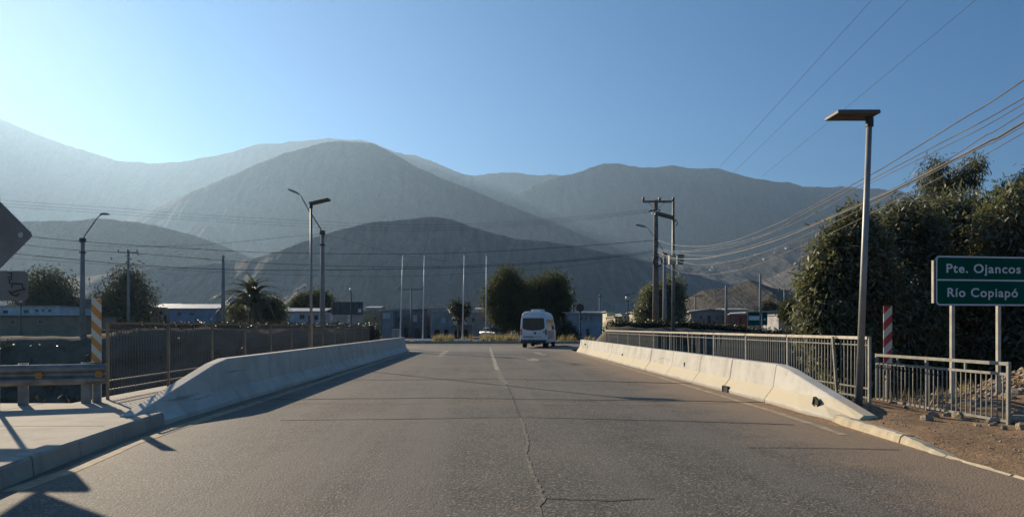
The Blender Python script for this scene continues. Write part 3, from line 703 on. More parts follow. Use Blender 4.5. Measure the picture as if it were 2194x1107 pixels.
# big wooden utility pole
UX, UY = PX(1405, 55), 55.0
up_ = thing('utility_pole', 'tall weathered wooden utility pole with a wide crossarm and many cables', 'utility pole', (UX, UY, 0))
zt_ = PZ(429, UY)
MB().tube([(0, 0, -.4), (0, 0, zt_)], [.30, .165], 12).build('pole', m_wood, up_, smooth=True)
za = PZ(433, UY)
ca0, ca1 = PX(1375, UY) - UX, PX(1443, UY) - UX
MB().box(((ca0 + ca1) / 2, -.22, za), (ca1 - ca0, .13, .15)).build('crossarm', m_wood, up_)
for x in (-.62, .62): MB().bar((x * 1.05, -.22, za - .07), (x * .08, -.2, za - .62), .04, .04).build('brace', m_galvd, up_)
for x in (ca0 + .08, ca1 - .08, .25): MB().tube([(x, -.22, za + .06), (x, -.22, za + .18), (x, -.22, za + .34)], [.04, .11, .08], 8).build('insulator', m_dark, up_)
zi = PZ(452, UY)
MB().box((0, -.22, zi), (.5, .1, .1)).build('spool_rack', m_dark, up_)
for x in (-.5, -.3, .18): MB().tube([(x - .12, -.24, zi - .02 - abs(x) * .2), (x + .12, -.24, zi + .06)], .05, 6).build('insulator', m_dark, up_)
for py in (514, 528, 540): MB().tube([(0, 0, PZ(py, UY) - .06), (0, 0, PZ(py, UY) + .06)], .21, 10).build('cable_clamp', m_dark, up_)
ring = [Vector((.35 * math.cos(a) + .06, -.26, PZ(561, UY) + .38 * math.sin(a))) for a in np.linspace(0, 2 * math.pi, 17)]
mb = MB(); mb.tube(ring, .035, 5, cap=False); mb.tube([p * 1 + Vector((.05, -.05, -.03)) for p in ring], .03, 5, cap=False)
mb.build('cable_coil', m_cable, up_)

# camera mast with cabinets and a tilted solar panel
CXm, CYm = PX(1447, 48), 48.5
cm = thing('camera_mast', 'steel mast with two small cabinets and a tilted solar panel', 'mast', (CXm, CYm, 0))
zc0 = gz(CXm, CYm)
MB().tube([(0, 0, zc0 - .4), (0, 0, PZ(560, CYm)), (0, 0, PZ(432, CYm))], [.13, .115, .085], 12).build('pole', m_galvd, cm, smooth=True)
dx = lambda px: PX(px, CYm) - CXm
for a, b, nm in ((1432, 1446, 'cabinet'), (1450, 1463, 'cabinet')):
    MB().box(((dx(a) + dx(b)) / 2, -.12, PZ(557, CYm)), (dx(b) - dx(a), .34, PZ(548, CYm) - PZ(567, CYm))).build(nm, m_post if a < 1440 else m_galvd, cm, bevel=.01)
MB().box((dx(1457), -.14, PZ(546.5, CYm)), (dx(1464) - dx(1451), .45, .06)).build('small_solar_panel', m_solar, cm)
pa, pb = Vector((dx(1404), -.05, PZ(457, CYm))), Vector((dx(1442), -.05, PZ(467.5, CYm)))
MB().bar(pa, pb, .62, .13).build('lamp_body', m_panel_under, cm)
u = (pb - pa).normalized(); nrm = Vector((-u.z, 0, u.x))
MB().bar(pa + nrm * .085, pb + nrm * .085, .6, .025).build('solar_panel', m_solar, cm)
MB().bar(Vector((dx(1396), -.1, PZ(458, CYm))), Vector((dx(1409), -.1, PZ(452, CYm))), .3, .1).build('camera', m_white, cm, bevel=.01)
MB().tube([pb - u * .25 - nrm * .07, Vector((dx(1449), 0, PZ(472.5, CYm))), Vector((dx(1451), 0, PZ(478, CYm))), Vector((dx(1448), 0, PZ(484, CYm)))], .05, 8).build('arm', m_galvd, cm, smooth=True)

# ------------------------------------------------------------------ flagpoles on the median
for px0, px1, ytop, lab in ((857, 863, 548, 'leftmost white flagpole, rising at the end of the shaded barrier'), (905.5, 909.5, 548, 'white flagpole on a pale plinth, second from the left'), (990.5, 995, 549, 'white flagpole in front of the dark two storey house with arches'), (1040.5, 1042.5, 550, 'white flagpole touching the left edge of the willowy trees')):
    Y = 64.5; X = PX(px0, Y); t = thing('flagpole', lab, 'flagpole', (X, Y, .18), group='white flagpoles on the median')
    top = Vector((PX(px1, Y) - X, 0, PZ(ytop, Y) - .18))
    MB().tube([(0, 0, 0), top], [.06, .04], 10).build('pole', m_signw, t, smooth=True)
    MB().sphere(top + Vector((0, 0, .05)), .06, 8, 6).build('finial', m_galv, t)
    MB().prism([(-.75, -.6, 0), (.75, -.6, 0), (.75, .6, 0), (-.75, .6, 0)], (0, 0, .12)).build('plinth', m_signw, t)

# globe lanterns and the round sign
def lantern(label, px, py, Y, s=1.0, panel=True, base=0.0):
    X = PX(px, Y); z = PZ(py, Y); t = thing('globe_lantern', label, 'lamp', (X, Y, base))
    MB().tube([(0, 0, -.3), (0, 0, z - base - .16 * s)], .055 * s, 8).build('pole', m_dark, t)
    MB().sphere((0, 0, z - base), .2 * s, 12, 8).build('globe', m_lampglass, t, smooth=True)
    MB().tube([(0, 0, z - base - .22 * s), (0, 0, z - base - .12 * s)], [.08 * s, .13 * s], 8).build('collar', m_dark, t)
    if panel:
        MB().box((.12, 0, z - base + .3 * s), (.85 * s, .5 * s, .05), M=Matrix.Rotation(R(-12), 3, 'Y')).build('solar_panel', m_solar, t)
        MB().bar((0, 0, z - base + .15 * s), (.02, 0, z - base + .3 * s), .05, .05).build('bracket', m_dark, t)
lantern('globe lantern with a tilted panel on a black pole behind the right railing', 1345, 638, 55, 1.0)
lantern('small lantern with a bright top on a dark post below the scribbled plate', 45, 645, 62, .8, False)
lantern('dark globe lamp rising behind the wide billboard back', 752.5, 621, 78, 1.15, False)
t = thing('round_sign', 'dark round road sign on a black post at the far end of the sunlit barrier', 'road sign', (PX(1243, 46.5), 46.5, 0))
zc_ = PZ(659, 46.5)
MB().tube([(0, .04, -.1), (0, .04, zc_ + .2)], .05, 8).build('post', m_dark, t)
MB().tube([(0, 0, zc_), (0, .02, zc_)], .27, 20).build('disc', m_dark, t)
MB().tube([(0, -.006, zc_), (0, 0.002, zc_)], .11, 14).build('red_centre', m_redl, t)
# ------------------------------------------------------------------ cables
def spline(pts, n=8):
    out = []; p = [pts[0] * 2 - pts[1]] + pts + [pts[-1] * 2 - pts[-2]]
    for i in range(1, len(p) - 2):
        for k in range(n):
            t = k / n; a, b, c_, d = p[i - 1], p[i], p[i + 1], p[i + 2]
            out.append(.5 * (2 * b + (c_ - a) * t + (2 * a - 5 * b + 4 * c_ - d) * t * t + (3 * b - a - 3 * c_ + d) * t ** 3))
    return out + [pts[-1]]
def cable(label, pts, rad, mat, group, n=6, name='cable'):
    o = MB().tube(spline(pts), rad, n).build(name, mat, world=True, loc=pts[0]); tag(o, label, 'cable', group); return o
def yR_(px): return 7.25 / ((px - CX) / F - .1227)
def right_cable(label, pts, rad, mat=None):
    w_ = [P(px, py, yR_(px)) for px, py in pts]; d = w_[-1] - w_[-2]; L = d.length; d /= L
    w_ += [w_[-1] + d * 6 + Vector((0, 0, .25)), w_[-1] + d * 14 + Vector((0, 0, 1.0))]
    cable(label, w_, rad * .72, mat or m_cablel, 'cables swooping from the utility pole to the upper right')
right_cable('topmost pale cable swooping from the wooden utility pole to the upper right', [(1408, 514), (1440, 524), (1497, 528), (1556, 520), (1614, 500.5), (1694, 466), (1857, 379), (1911, 348), (2055, 259.5), (2180, 181)], .016)
right_cable('second pale cable from the top in the bundle going to the upper right', [(1408, 533), (1450, 537.6), (1497, 535), (1556, 525), (1645, 500), (1741, 447), (1857, 389.5), (2019, 304.6), (2186, 214)], .014)
right_cable('thin third cable close under the second one in the right bundle', [(1408, 536), (1460, 540), (1556, 531), (1694, 482), (1856, 397), (2037, 308), (2186, 227)], .011)
right_cable('thick twisted cable sagging lowest before the broad trees at upper right', [(1408, 540), (1440, 552), (1464, 554.5), (1509, 553.6), (1579, 540), (1645, 521), (1704, 500), (1853, 435), (1925, 403), (2030, 349), (2124, 300), (2184, 267)], .026)
right_cable('thin cable running just above the thick twisted one on the right', [(1408, 538), (1509, 548), (1579, 535), (1704, 495), (1853, 431), (1925, 399), (2030, 342), (2109, 292), (2186, 247)], .012)
right_cable('faint cable sagging just under the thick twisted one on the right', [(1408, 546), (1464, 562), (1509, 567), (1567, 559), (1638, 540), (1740, 498), (1853, 445), (1954, 393), (2100, 318), (2184, 275)], .011)
right_cable('lowest slack cable sagging behind the cabinets of the steel mast', [(1408, 560), (1450, 580), (1509, 588), (1567, 581), (1626, 565), (1708, 531), (1790, 495), (1900, 440), (2030, 372), (2184, 290)], .010)
def left_cable(label, pts, rad, Y0=54.7, Y1=51.2, mat=None):
    yf = lambda px: lerp(Y0, Y1, (1405 - px) / 1405)
    w_ = [P(px, py, yf(px)) for px, py in pts]; d = w_[-1] - w_[-2]
    cable(label, w_ + [w_[-1] + d * 1.6 + Vector((0, 0, .1))], rad, mat or m_cable, 'cables spanning the street to the left')
left_cable('dark cable crossing the street, highest of the lower three on the left', [(1400, 515), (1200, 530), (1000, 541), (850, 544), (671, 542.6), (535, 539.5), (298, 526), (173, 517), (60, 506.5)], .022)
left_cable('middle dark cable crossing the street below the highest one', [(1400, 536), (1350, 544), (1179, 560), (1000, 569), (929, 571), (850, 571.5), (671, 568), (495, 559), (298, 543), (152, 534.5), (50, 524)], .02)
left_cable('thickest dark cable crossing the street, lowest of the three', [(1400, 540), (1350, 547.5), (1179, 563), (1000, 572.5), (850, 576), (671, 578.7), (535, 578), (400, 574), (271, 566), (163, 556), (30, 543)], .026)
left_cable('faint sagging cable under the lowest dark cable on the left', [(1400, 546), (1200, 572), (1000, 586), (850, 592), (671, 590), (450, 582), (271, 570), (100, 558), (20, 552)], .011)
for k, dy in enumerate((0, 7, 13)):
    left_cable(['highest thin wire leaving the crossarm towards the left', 'middle thin wire leaving the crossarm towards the left', 'lowest thin wire leaving the crossarm towards the left'][k], [(1390, 449 + dy * .5), (1250, 463 + dy * .6), (1050, 478 + dy * .8), (850, 481 + dy), (644, 472 + dy), (450, 461 + dy), (250, 446 + dy), (20, 430 + dy)], .009, 54.6, 60, m_cable)
def pl_cable(label, pts, Y, rad): cable(label, [P(px, py, Y) for px, py in pts], rad, m_cable, 'slack service wires between the concrete poles')
pl_cable('thin wire sagging leftwards from the top of the long armed street light', [(688, 501), (600, 509), (500, 519), (400, 526), (250, 528), (180, 524)], 50, .012)
pl_cable('thin wire falling to the right from the long armed street light', [(693, 505), (730, 510), (790, 528), (860, 546), (960, 560)], 50, .010)
pl_cable('thin wire sagging from the short crossarm pole towards the palm', [(276, 566), (340, 583), (410, 590), (478, 580)], 80, .012)
def hv(label, a, b):
    p, q_ = P(a[0], a[1], 520), P(b[0], b[1], 230); d = q_ - p
    cable(label, [p, p.lerp(q_, .5) - Vector((0, 0, .5)), q_, q_ + d * .3], .075, m_cable, 'high voltage lines crossing the sky', 5, 'power_line')
hv('leftmost faint power line climbing across the blue sky', (1540, 360), (1872, -4))
hv('middle faint power line climbing across the blue sky', (1570, 371), (1950, -4))
hv('rightmost faint power line climbing across the blue sky', (1632, 378), (2096, -4))

# ------------------------------------------------------------------ vegetation
def leaves(rng, blobs, n, size, clump=9, spread=.2, droop=.6, shell=.55, aspect=.3):
    """leaf quads grouped in twigs that fill the outer shell of overlapping blobs"""
    vol = np.array([b[1] ** 2 for b in blobs]); pr = vol / vol.sum(); nt_ = max(1, n // clump)
    idx = rng.choice(len(blobs), nt_, p=pr)
    C = np.array([list(b[0]) for b in blobs])[idx]; Rr = np.array([b[1] for b in blobs])[idx]
    SC = np.array([b[2] if len(b) > 2 else (1, 1, 1) for b in blobs])[idx]
    d = rng.normal(size=(nt_, 3)); d /= np.linalg.norm(d, axis=1)[:, None]
    rad = Rr * (1 - (1 - shell) * rng.random(nt_) ** 1.4) * (1 + .24 * rng.normal(size=nt_) * (rng.random(nt_) < .35))
    tw = C + d * rad[:, None] * SC
    p = np.repeat(tw, clump, 0); td = np.repeat(d, clump, 0)
    p = p + rng.normal(size=p.shape) * spread * np.array([1, 1, 1.15])
    ax = td * .5 + rng.normal(size=p.shape) * .6 + np.array([0, 0, -droop]); ax /= np.linalg.norm(ax, axis=1)[:, None]
    s = np.cross(ax, rng.normal(size=p.shape)); s /= np.linalg.norm(s, axis=1)[:, None] + 1e-9
    L = size * rng.uniform(.6, 1.35, len(p))[:, None]; W = L * aspect
    nrm = np.cross(ax, s)
    v = np.stack([p, p + ax * L * .5 + s * W * .5 + nrm * L * .06, p + ax * L, p + ax * L * .5 - s * W * .5 + nrm * L * .06], 1).reshape(-1, 3)
    return v, np.arange(len(v)).reshape(-1, 4)
def tree(name, label, base, blobs, n, size, mat, trunks, cat='tree', group=None, seed=1, **kw):
    """blobs in world space; trunks: list of polylines ending inside the crown"""
    rng = np.random.default_rng(seed); t = thing(name, label, cat, base, group=group)
    v, f = leaves(rng, blobs, n, size, **kw)
    np_obj('crown', v - np.array(base), f, mat, parent=t)
    if trunks:
        m = MB()
        for pts, r0, r1 in trunks:
            k = len(pts); m.tube(spline([Vector(p) for p in pts], 4), [lerp(r0, r1, i / ((k - 1) * 4)) for i in range((k - 1) * 4 + 1)], 7)
        m.build('trunk', m_trunk, t, world=True, smooth=True)
    return t
def pb(px, py, Y, rpx, dY=0.0, sc3=(1, .9, 1)):
    p = P(px, py, Y + dY); return ((p.x, p.y, p.z), rpx / F * Y, sc3)
def ptree(name, label, Y, bl, n, size, mat, seed, tr, ground=None, cat='tree', group=None, limbs=True, **kw):
    rnd = random.Random(seed)
    blobs = [pb(a, b, Y, r, rnd.uniform(-.5, .5) * r / F * Y, ) for a, b, r in bl]
    z0 = gz(PX(tr[0][0], Y), Y) if ground is None else ground
    base = (PX(tr[0][0], Y), Y, z0); trunks = []
    for px, r0 in tr:
        x = PX(px, Y); near = sorted(bl, key=lambda b: abs(b[0] - px))[:6]
        top = max(near, key=lambda b: -b[1] + b[2] * .2)
        trunks.append(([(x, Y, z0 - .3), (x + rnd.uniform(-.1, .1), Y, lerp(z0, PZ(top[1], Y), .45)), tuple(P(top[0], top[1], Y))], r0, r0 * .25))
        if limbs:
            for b in near[:5]:
                m_ = (x, Y, lerp(z0, PZ(b[1], Y), .45)); e = P(b[0], b[1], Y)
                trunks.append(([m_, (lerp(x, e.x, .55), Y + rnd.uniform(-.2, .2), lerp(m_[2], e.z, .45)), tuple(e)], r0 * .5, r0 * .12))
    return tree(name, label, base, blobs, n, size, mat, trunks, cat, group, seed, **kw)
G1 = 'broad leaved trees behind the green sign'
ptree('broadleaf_tree', 'broad leafy tree nearest the railing, left edge of the dark tree mass', 19.5, [(1800, 575, 58), (1785, 660, 60), (1765, 640, 42), (1828, 520, 48), (1815, 740, 62), (1860, 640, 66), (1850, 560, 50), (1775, 710, 50), (1755, 600, 26), (1850, 790, 60), (1833, 470, 18), (1838, 452, 9), (1790, 520, 22), (1752, 670, 26), (1840, 500, 26)], 42000, .2, m_leafbig, 11, [(1820, .16)], group=G1, spread=.17)
ptree('broadleaf_tree', 'broad leafy tree just right of the tall solar lamp', 21, [(1900, 530, 62), (1928, 482, 36), (1885, 600, 66), (1965, 500, 52), (1930, 680, 90), (1900, 790, 80), (1980, 590, 70), (1905, 500, 30), (1945, 462, 22), (1880, 700, 60), (1960, 760, 80), (1875, 555, 34)], 46000, .2, m_leafbig, 12, [(1920, .2)], group=G1, spread=.18)
ptree('broadleaf_tree', 'broad leafy tree directly behind the left half of the green sign', 22.5, [(2020, 490, 55), (2062, 470, 44), (2000, 560, 80), (2085, 560, 80), (2040, 660, 100), (2060, 780, 85), (2100, 490, 45), (1990, 470, 30), (2020, 445, 24), (2110, 460, 30), (2000, 740, 70)], 46000, .2, m_leafbig, 13, [(2045, .2)], group=G1, spread=.19)
ptree('broadleaf_tree', 'broad leafy tree at the right edge, rising above the green sign', 20, [(2150, 478, 50), (2190, 450, 48), (2180, 540, 90), (2160, 660, 100), (2240, 600, 110), (2170, 780, 85), (2240, 450, 60), (2130, 600, 70), (2230, 760, 90), (2175, 430, 26)], 42000, .2, m_leafbig, 14, [(2175, .2)], group=G1, spread=.18)
ptree('pepper_tree', 'airy tree with see-through drooping crown above the dark tree mass', 34, [(2000, 372, 26), (1985, 402, 22), (2012, 352, 16), (2030, 385, 22), (2010, 410, 22), (2080, 362, 24), (2092, 345, 13), (2068, 385, 22), (2050, 400, 18), (2095, 385, 14), (1978, 385, 11), (2060, 372, 16), (2000, 345, 10), (2020, 400, 20)], 4200, .26, m_leafpep, 15, [(2018, .14), (2066, .12)], aspect=.17, droop=1.3, spread=.2, shell=.1)
ptree('pepper_tree', 'small airy tree top at the right edge above the dark trees', 32, [(2165, 408, 22), (2185, 400, 26), (2205, 410, 30), (2175, 425, 22), (2158, 420, 12), (2200, 390, 20), (2230, 400, 40)], 3600, .26, m_leafpep, 16, [(2190, .14)], aspect=.17, droop=1.3, spread=.2, shell=.15)
ptree('willowy_tree', 'willowy green tree left of the van, taller left half of the clump', 80, [(1085, 612, 30), (1068, 638, 28), (1100, 648, 36), (1072, 668, 26), (1118, 622, 24), (1060, 622, 14), (1095, 590, 16), (1080, 595, 16), (1125, 660, 26), (1055, 660, 14), (1100, 680, 22), (1078, 692, 16), (1120, 690, 16), (1050, 640, 10)], 20000, .42, m_leafctr, 17, [(1082, .3), (1112, .24)], ground=0, aspect=.22, droop=1.2, spread=.45, shell=.35, group='willowy trees beyond the van')
ptree('willowy_tree', 'willowy green tree behind the van, right half of the clump', 82, [(1185, 614, 26), (1198, 640, 24), (1170, 648, 32), (1190, 672, 26), (1150, 625, 20), (1200, 606, 14), (1178, 600, 14), (1160, 680, 24), (1205, 660, 14), (1140, 650, 22), (1196, 690, 16), (1210, 640, 10), (1142, 612, 12)], 19000, .42, m_leafctr, 18, [(1172, .3), (1190, .22)], ground=0, aspect=.22, droop=1.2, spread=.45, shell=.35, group='willowy trees beyond the van')
ptree('bushy_tree', 'dusty bushy tree behind the scribbled plate on the far left', 92, [(100, 620, 30), (70, 630, 30), (125, 630, 28), (90, 600, 18), (120, 605, 16), (60, 655, 30), (110, 655, 36), (140, 650, 18), (150, 620, 10)], 7500, .5, m_leafdry, 19, [(98, .25)], ground=0, aspect=.35, spread=.75, shell=.25)
ptree('bushy_tree', 'dusty bushy tree behind the short crossarm pole', 96, [(270, 620, 34), (240, 640, 28), (300, 640, 28), (285, 600, 20), (258, 600, 16), (225, 655, 22), (318, 655, 16), (270, 665, 44), (272, 586, 12), (300, 675, 28), (235, 680, 24)], 8500, .5, m_leafdry, 20, [(270, .28)], ground=0, aspect=.35, spread=.75, shell=.25)
ptree('bushy_tree', 'rounded tree behind the blue white house, right of the palm', 104, [(668, 655, 20), (650, 650, 17), (690, 648, 20), (640, 660, 14), (660, 638, 10), (700, 660, 16), (632, 655, 8), (684, 634, 10)], 8000, .5, m_leafctr, 21, [(668, .22)], ground=0, aspect=.35, spread=.4)
ptree('bushy_tree', 'dark shrub tree growing against the right side of the palm', 76, [(575, 668, 22), (590, 660, 14), (555, 675, 18), (598, 675, 12), (585, 650, 8), (510, 672, 16), (495, 665, 8)], 8000, .34, m_leafbig, 22, [(574, .14)], ground=0, aspect=.35, spread=.3)
ptree('bushy_tree', 'dark tree behind the wooden utility pole on the right', 76, [(1420, 640, 30), (1440, 620, 24), (1400, 645, 26), (1385, 660, 18), (1450, 650, 16), (1438, 605, 10), (1395, 628, 12), (1425, 675, 34), (1375, 672, 12), (1452, 675, 14)], 15000, .36, m_leafbig, 23, [(1425, .25)], ground=0, aspect=.3, spread=.32)
ptree('bushy_tree', 'small round tree right of the green road signs', 84, [(1692, 660, 13), (1685, 672, 12), (1700, 672, 12), (1694, 650, 7), (1690, 684, 11)], 4000, .34, m_leafctr, 24, [(1692, .14)], ground=0, aspect=.3, spread=.28)
ptree('bushy_tree', 'low dark tree behind the roof beside the green road signs', 115, [(1655, 665, 14), (1635, 668, 10), (1672, 664, 12), (1646, 655, 8)], 3500, .45, m_leafdry, 25, [(1655, .14)], ground=0, aspect=.3, spread=.3)
ptree('bushy_tree', 'dark tree in front of the two storey house between the flagpoles', 86, [(982, 662, 10), (972, 657, 6), (996, 664, 8), (985, 676, 9), (1001, 657, 4), (978, 649, 4)], 2200, .36, m_hedge, 26, [(982, .16), (990, .12)], ground=0, aspect=.3, spread=.3)
ptree('bushy_tree', 'dark shrub growing behind the right side of the van', 72, [(1215, 712, 14), (1205, 720, 13), (1224, 720, 12), (1198, 708, 10), (1212, 700, 9)], 4000, .3, m_hedge, 27, [(1212, .1)], ground=0, cat='shrub', aspect=.35, spread=.25)

# palm
X, Y = PX(541, 73), 73.0; zc_ = PZ(664, Y)
pt = thing('palm_tree', 'stout palm with arching feathery fronds beyond the left railing', 'palm', (X, Y, 0))
MB().tube([(0, 0, -.3), (0, 0, 1), (0, 0, zc_ - .25), (0, 0, zc_ + .25)], [.42, .36, .42, .22], 12).build('trunk', m_trunk, pt, smooth=True)
def frond_mesh(seed, L, rise, drop):
    q = random.Random(seed); m = MB(); pts = []
    for k in range(11):
        t = k / 10; pts.append(Vector((L * t * (1 - .12 * t), 0, rise * L * .30 * math.sin(t * 2.4) - drop * L * .85 * t ** 2.4)))
    m.tube(pts, [lerp(.045, .012, k / 10) for k in range(11)], 4)
    for k in range(46):
        t = .10 + .9 * k / 45; i = min(9, int(t * 10)); p = pts[i].lerp(pts[i + 1], t * 10 - i); d = (pts[i + 1] - pts[i]).normalized()
        l = (.5 * math.sin(math.pi * (.15 + .8 * t)) + .1) * q.uniform(.85, 1.1)
        for s in (-1, 1):
            dr = (d * .75 + Vector((0, s * .8, 0)) + Vector((0, 0, -.25 + q.uniform(-.15, .15)))).normalized(); wv = d * .06
            m.add([p - wv, p + wv, p + dr * l * .6 + wv * .7 + Vector((0, 0, .02)), p + dr * l, p + dr * l * .6 - wv * .7 + Vector((0, 0, .02))], [(0, 1, 2, 3, 4)])
    return m.mesh('frond', m_palm)
fr = [frond_mesh(k, L, r_, d_) for k, (L, r_, d_) in enumerate([(4.5, 1.05, .62), (4.3, .95, .70), (4.6, 1.15, .56)])]
q = random.Random(9)
for k in range(62):
    el = 1.45 - 1.6 * (k / 61) ** .85 + q.uniform(-.12, .12)
    link_copy(fr[k % 3], 'frond', pt, (0, 0, zc_ + .12), (0, -el, k * 2.39996 + q.uniform(-.2, .2)), [q.uniform(.8, 1.08)] * 3)

# hedge on the right levee, scrub on the banks, straw on the median
def bush(label, p0, p1, Y, r, n, seed, mat=m_hedge, size=.17, name='hedge', cat='hedge'):
    rng = np.random.default_rng(seed); bl = []; k = max(3, int(abs(p1[0] - p0[0]) / F * Y / (r * .8)))
    for i in range(k + 1):
        t = i / k; x = PX(lerp(p0[0], p1[0], t), Y) + rng.normal() * .1; zt_ = PZ(lerp(p0[1], p1[1], t), Y) + rng.normal() * .05; zb_ = gz(x, Y)
        z = zt_ - r * .9
        while z > zb_ - .2: bl.append(((x, Y + rng.normal() * .2, z), r * rng.uniform(.85, 1.1))); z -= r
        bl.append(((x, Y, min(zb_, zt_ - .3)), r))
    x0_ = PX((p0[0] + p1[0]) / 2, Y); base = (x0_, Y, gz(x0_, Y))
    t = thing(name, label, cat, base, group='clipped dark hedges on the far bank' if name == 'hedge' else None)
    v, f = leaves(rng, bl, n, size, aspect=.45, spread=.12, droop=.1, shell=.6); np_obj('foliage', v - np.array(base), f, mat, parent=t)
    m = MB()
    for b in bl[::3]: m.tube([(b[0][0], Y, gz(b[0][0], Y) - .1), (b[0][0], Y, b[0][2] + .2)], .04, 5)
    m.build('stem', m_trunk, t, world=True)
    return t
bush('dark hedge behind the right railing, taller stretch at the foot of the wooden utility pole', (1312, 690), (1475, 690), 51.5, .5, 14000, 31)
bush('dark hedge behind the right railing, stretch in front of the dark roofed house', (1482, 692), (1580, 702), 51.5, .5, 9000, 32)
bush('dark hedge behind the right railing, lowest stretch below the green road signs', (1588, 703), (1760, 714), 51.5, .45, 10000, 33)
bush('dark scrub behind the left railing, stretch below the blue house', (236, 697), (470, 697), 51, .42, 12000, 34, m_scrub)
bush('dark scrub behind the left railing, stretch below the palm', (474, 697), (640, 698), 51, .42, 9000, 35, m_scrub)
bush('dark scrub behind the left railing, stretch below the billboard back', (645, 698), (800, 699), 51, .42, 8000, 36, m_scrub)
def scrub(name, cnt, fx, size, nl, mat, seed, rad):
    rng = np.random.default_rng(seed); bl = []
    for _ in range(cnt):
        x, y = fx(rng); r = rng.uniform(*rad); bl.append(((x, y, gz(x, y) + r * .5), r, (1, 1, .8)))
    v, f = leaves(rng, bl, nl, size, aspect=.3, spread=.14, droop=-.3, shell=.3)
    return np_obj(name, v, f, mat, kind='stuff')
scrub('bank_scrub', 420, lambda g: (g.choice([-1, 1]) * g.uniform(8, 46), g.uniform(40, 48.5)), .2, 42000, m_scrub, 41, (.2, .45))
scrub('riverbed_scrub', 160, lambda g: (g.choice([-1, 1]) * g.uniform(8.2, 30), g.uniform(14.5, 38)), .22, 22000, m_scrub, 42, (.2, .6))
def tufts(name, spots, mat, hgt, seed, blades=26):
    rng = np.random.default_rng(seed); V = []
    for (x, y, z, s) in spots:
        for _ in range(blades):
            a = rng.uniform(0, 6.28); o = rng.normal(size=2) * .12 * s; l = hgt * s * rng.uniform(.6, 1.2); w_ = .02 * s; ln = rng.uniform(.1, .6)
            b = np.array([x + o[0], y + o[1], z]); d = np.array([math.cos(a) * ln, math.sin(a) * ln, 1.0]); sd_ = np.array([-math.sin(a), math.cos(a), 0]) * w_
            V += [b - sd_, b + sd_, b + d * l * .6 + sd_ * .6, b + d * l]
    V = np.array(V); return np_obj(name, V, np.arange(len(V)).reshape(-1, 4), mat, kind='stuff')
rg = np.random.default_rng(5)
sp = []
for a, b, k in ((930, 968, 34), (985, 1010, 5), (1030, 1130, 70), (1195, 1300, 16)):
    for _ in range(k):
        y = rg.uniform(63.6, 68.5); sp.append((PX(rg.uniform(a, b), y), y, .17, rg.uniform(.6, 1.5)))
tufts('median_straw_grass', sp, m_straw, .5, 6)
sp = [(rg.uniform(7.6, 10.5), rg.uniform(12.2, 14.2), 0, rg.uniform(.4, 1)) for _ in range(14)]
tufts('verge_weeds', [(a, b, gz(a, b) if a > 0 else .12, s) for a, b, c_, s in sp], m_straw, .22, 7, 14)

# ------------------------------------------------------------------ rubble beside the low railing
def rock_mesh(seed):
    q = random.Random(seed); m = MB(); nu, nv = 7, 5; rings = []
    ph = [q.uniform(.7, 1.15) for _ in range(nu)]
    for j in range(1, nv):
        t = math.pi * j / nv
        rings.append([Vector((math.sin(t) ** .6 * math.cos(6.283 * k / nu) * ph[k] * q.uniform(.85, 1.1), math.sin(t) ** .6 * math.sin(6.283 * k / nu) * ph[k] * q.uniform(.85, 1.1), -math.cos(t) * q.uniform(.8, 1.05))) for k in range(nu)])
    return m.loft(rings).mesh('rubble_stone', m_rock)
rocks = [rock_mesh(k) for k in range(7)]
q = random.Random(21)
spots = []
for px, py, s in ((1985, 893, 14), (2000, 884, 10), (2027, 884, 9), (2040, 874, 11), (2052, 888, 14), (2070, 892, 9), (2085, 882, 8), (2094, 905, 7), (2120, 900, 10), (2128, 904, 8), (2150, 915, 9), (2187, 900, 22), (2192, 912, 20), (2140, 838, 16), (2128, 848, 9), (2175, 842, 14), (2178, 858, 12), (2190, 838, 12), (2160, 852, 10), (2080, 862, 10), (2096, 858, 8), (2110, 866, 9), (2150, 866, 9), (2188, 866, 10), (2170, 880, 9), (2140, 884, 8)):
    Yg = H * F / (py - CY) if py > 880 else lerp(13.6, 11.2, (py - 838) / 45)
    for _ in range(4): Yg = (H - gz(PX(px, Yg), Yg) - .05) * F / (py - CY); Yg = min(max(Yg, 9.8), 14.2)
    spots.append((PX(px, Yg), Yg, s / F * Yg))
for i, (x, y, s) in enumerate(spots):
    o = bpy.data.objects.new('rubble_stone', rocks[i % 7]); COL.objects.link(o)
    o.location = (x, y, gz(x, y) + s * .25); o.scale = (s * q.uniform(.9, 1.5), s * q.uniform(.7, 1.1), s * q.uniform(.5, .85)); o.rotation_euler = (q.uniform(-.3, .3), q.uniform(-.4, .4), q.uniform(0, 6.28))
    tag(o, 'pale lump of broken concrete in the rubble beside the low railing', 'stone', 'rubble stones beside the low railing')
V = []; Fc = []
for k in range(1500):
    if k < 700: x, y, s = q.gauss(10.4, 1.1), q.gauss(13.1, .8), q.uniform(.015, .07)
    else: x, y, s = q.uniform(5.6, 11), q.uniform(4.5, 14), q.uniform(.004, .02)
    if y < 5 or x < 5.5: continue
    z = gz(x, y); o = len(V); c_ = [Vector((q.gauss(0, 1), q.gauss(0, 1), q.gauss(0, .7))) for _ in range(4)]
    c_ = [Vector((-1, -.8, -.3)), Vector((1, -.6, -.3)), Vector((.1, 1, -.3)), Vector((q.uniform(-.3, .3), q.uniform(-.3, .3), .8)), Vector((.6, .6, .3))]
    rz = Matrix.Rotation(q.uniform(0, 6.28), 3, 'Z')
    V += [tuple(rz @ a * s + Vector((x, y, z + s * .3))) for a in c_]; Fc += [(o, o + 1, o + 3), (o + 1, o + 4, o + 3), (o + 4, o + 2, o + 3), (o + 2, o, o + 3), (o, o + 2, o + 1), (o + 1, o + 2, o + 4)]
np_obj('gravel', V, Fc, m_rock, kind='stuff')
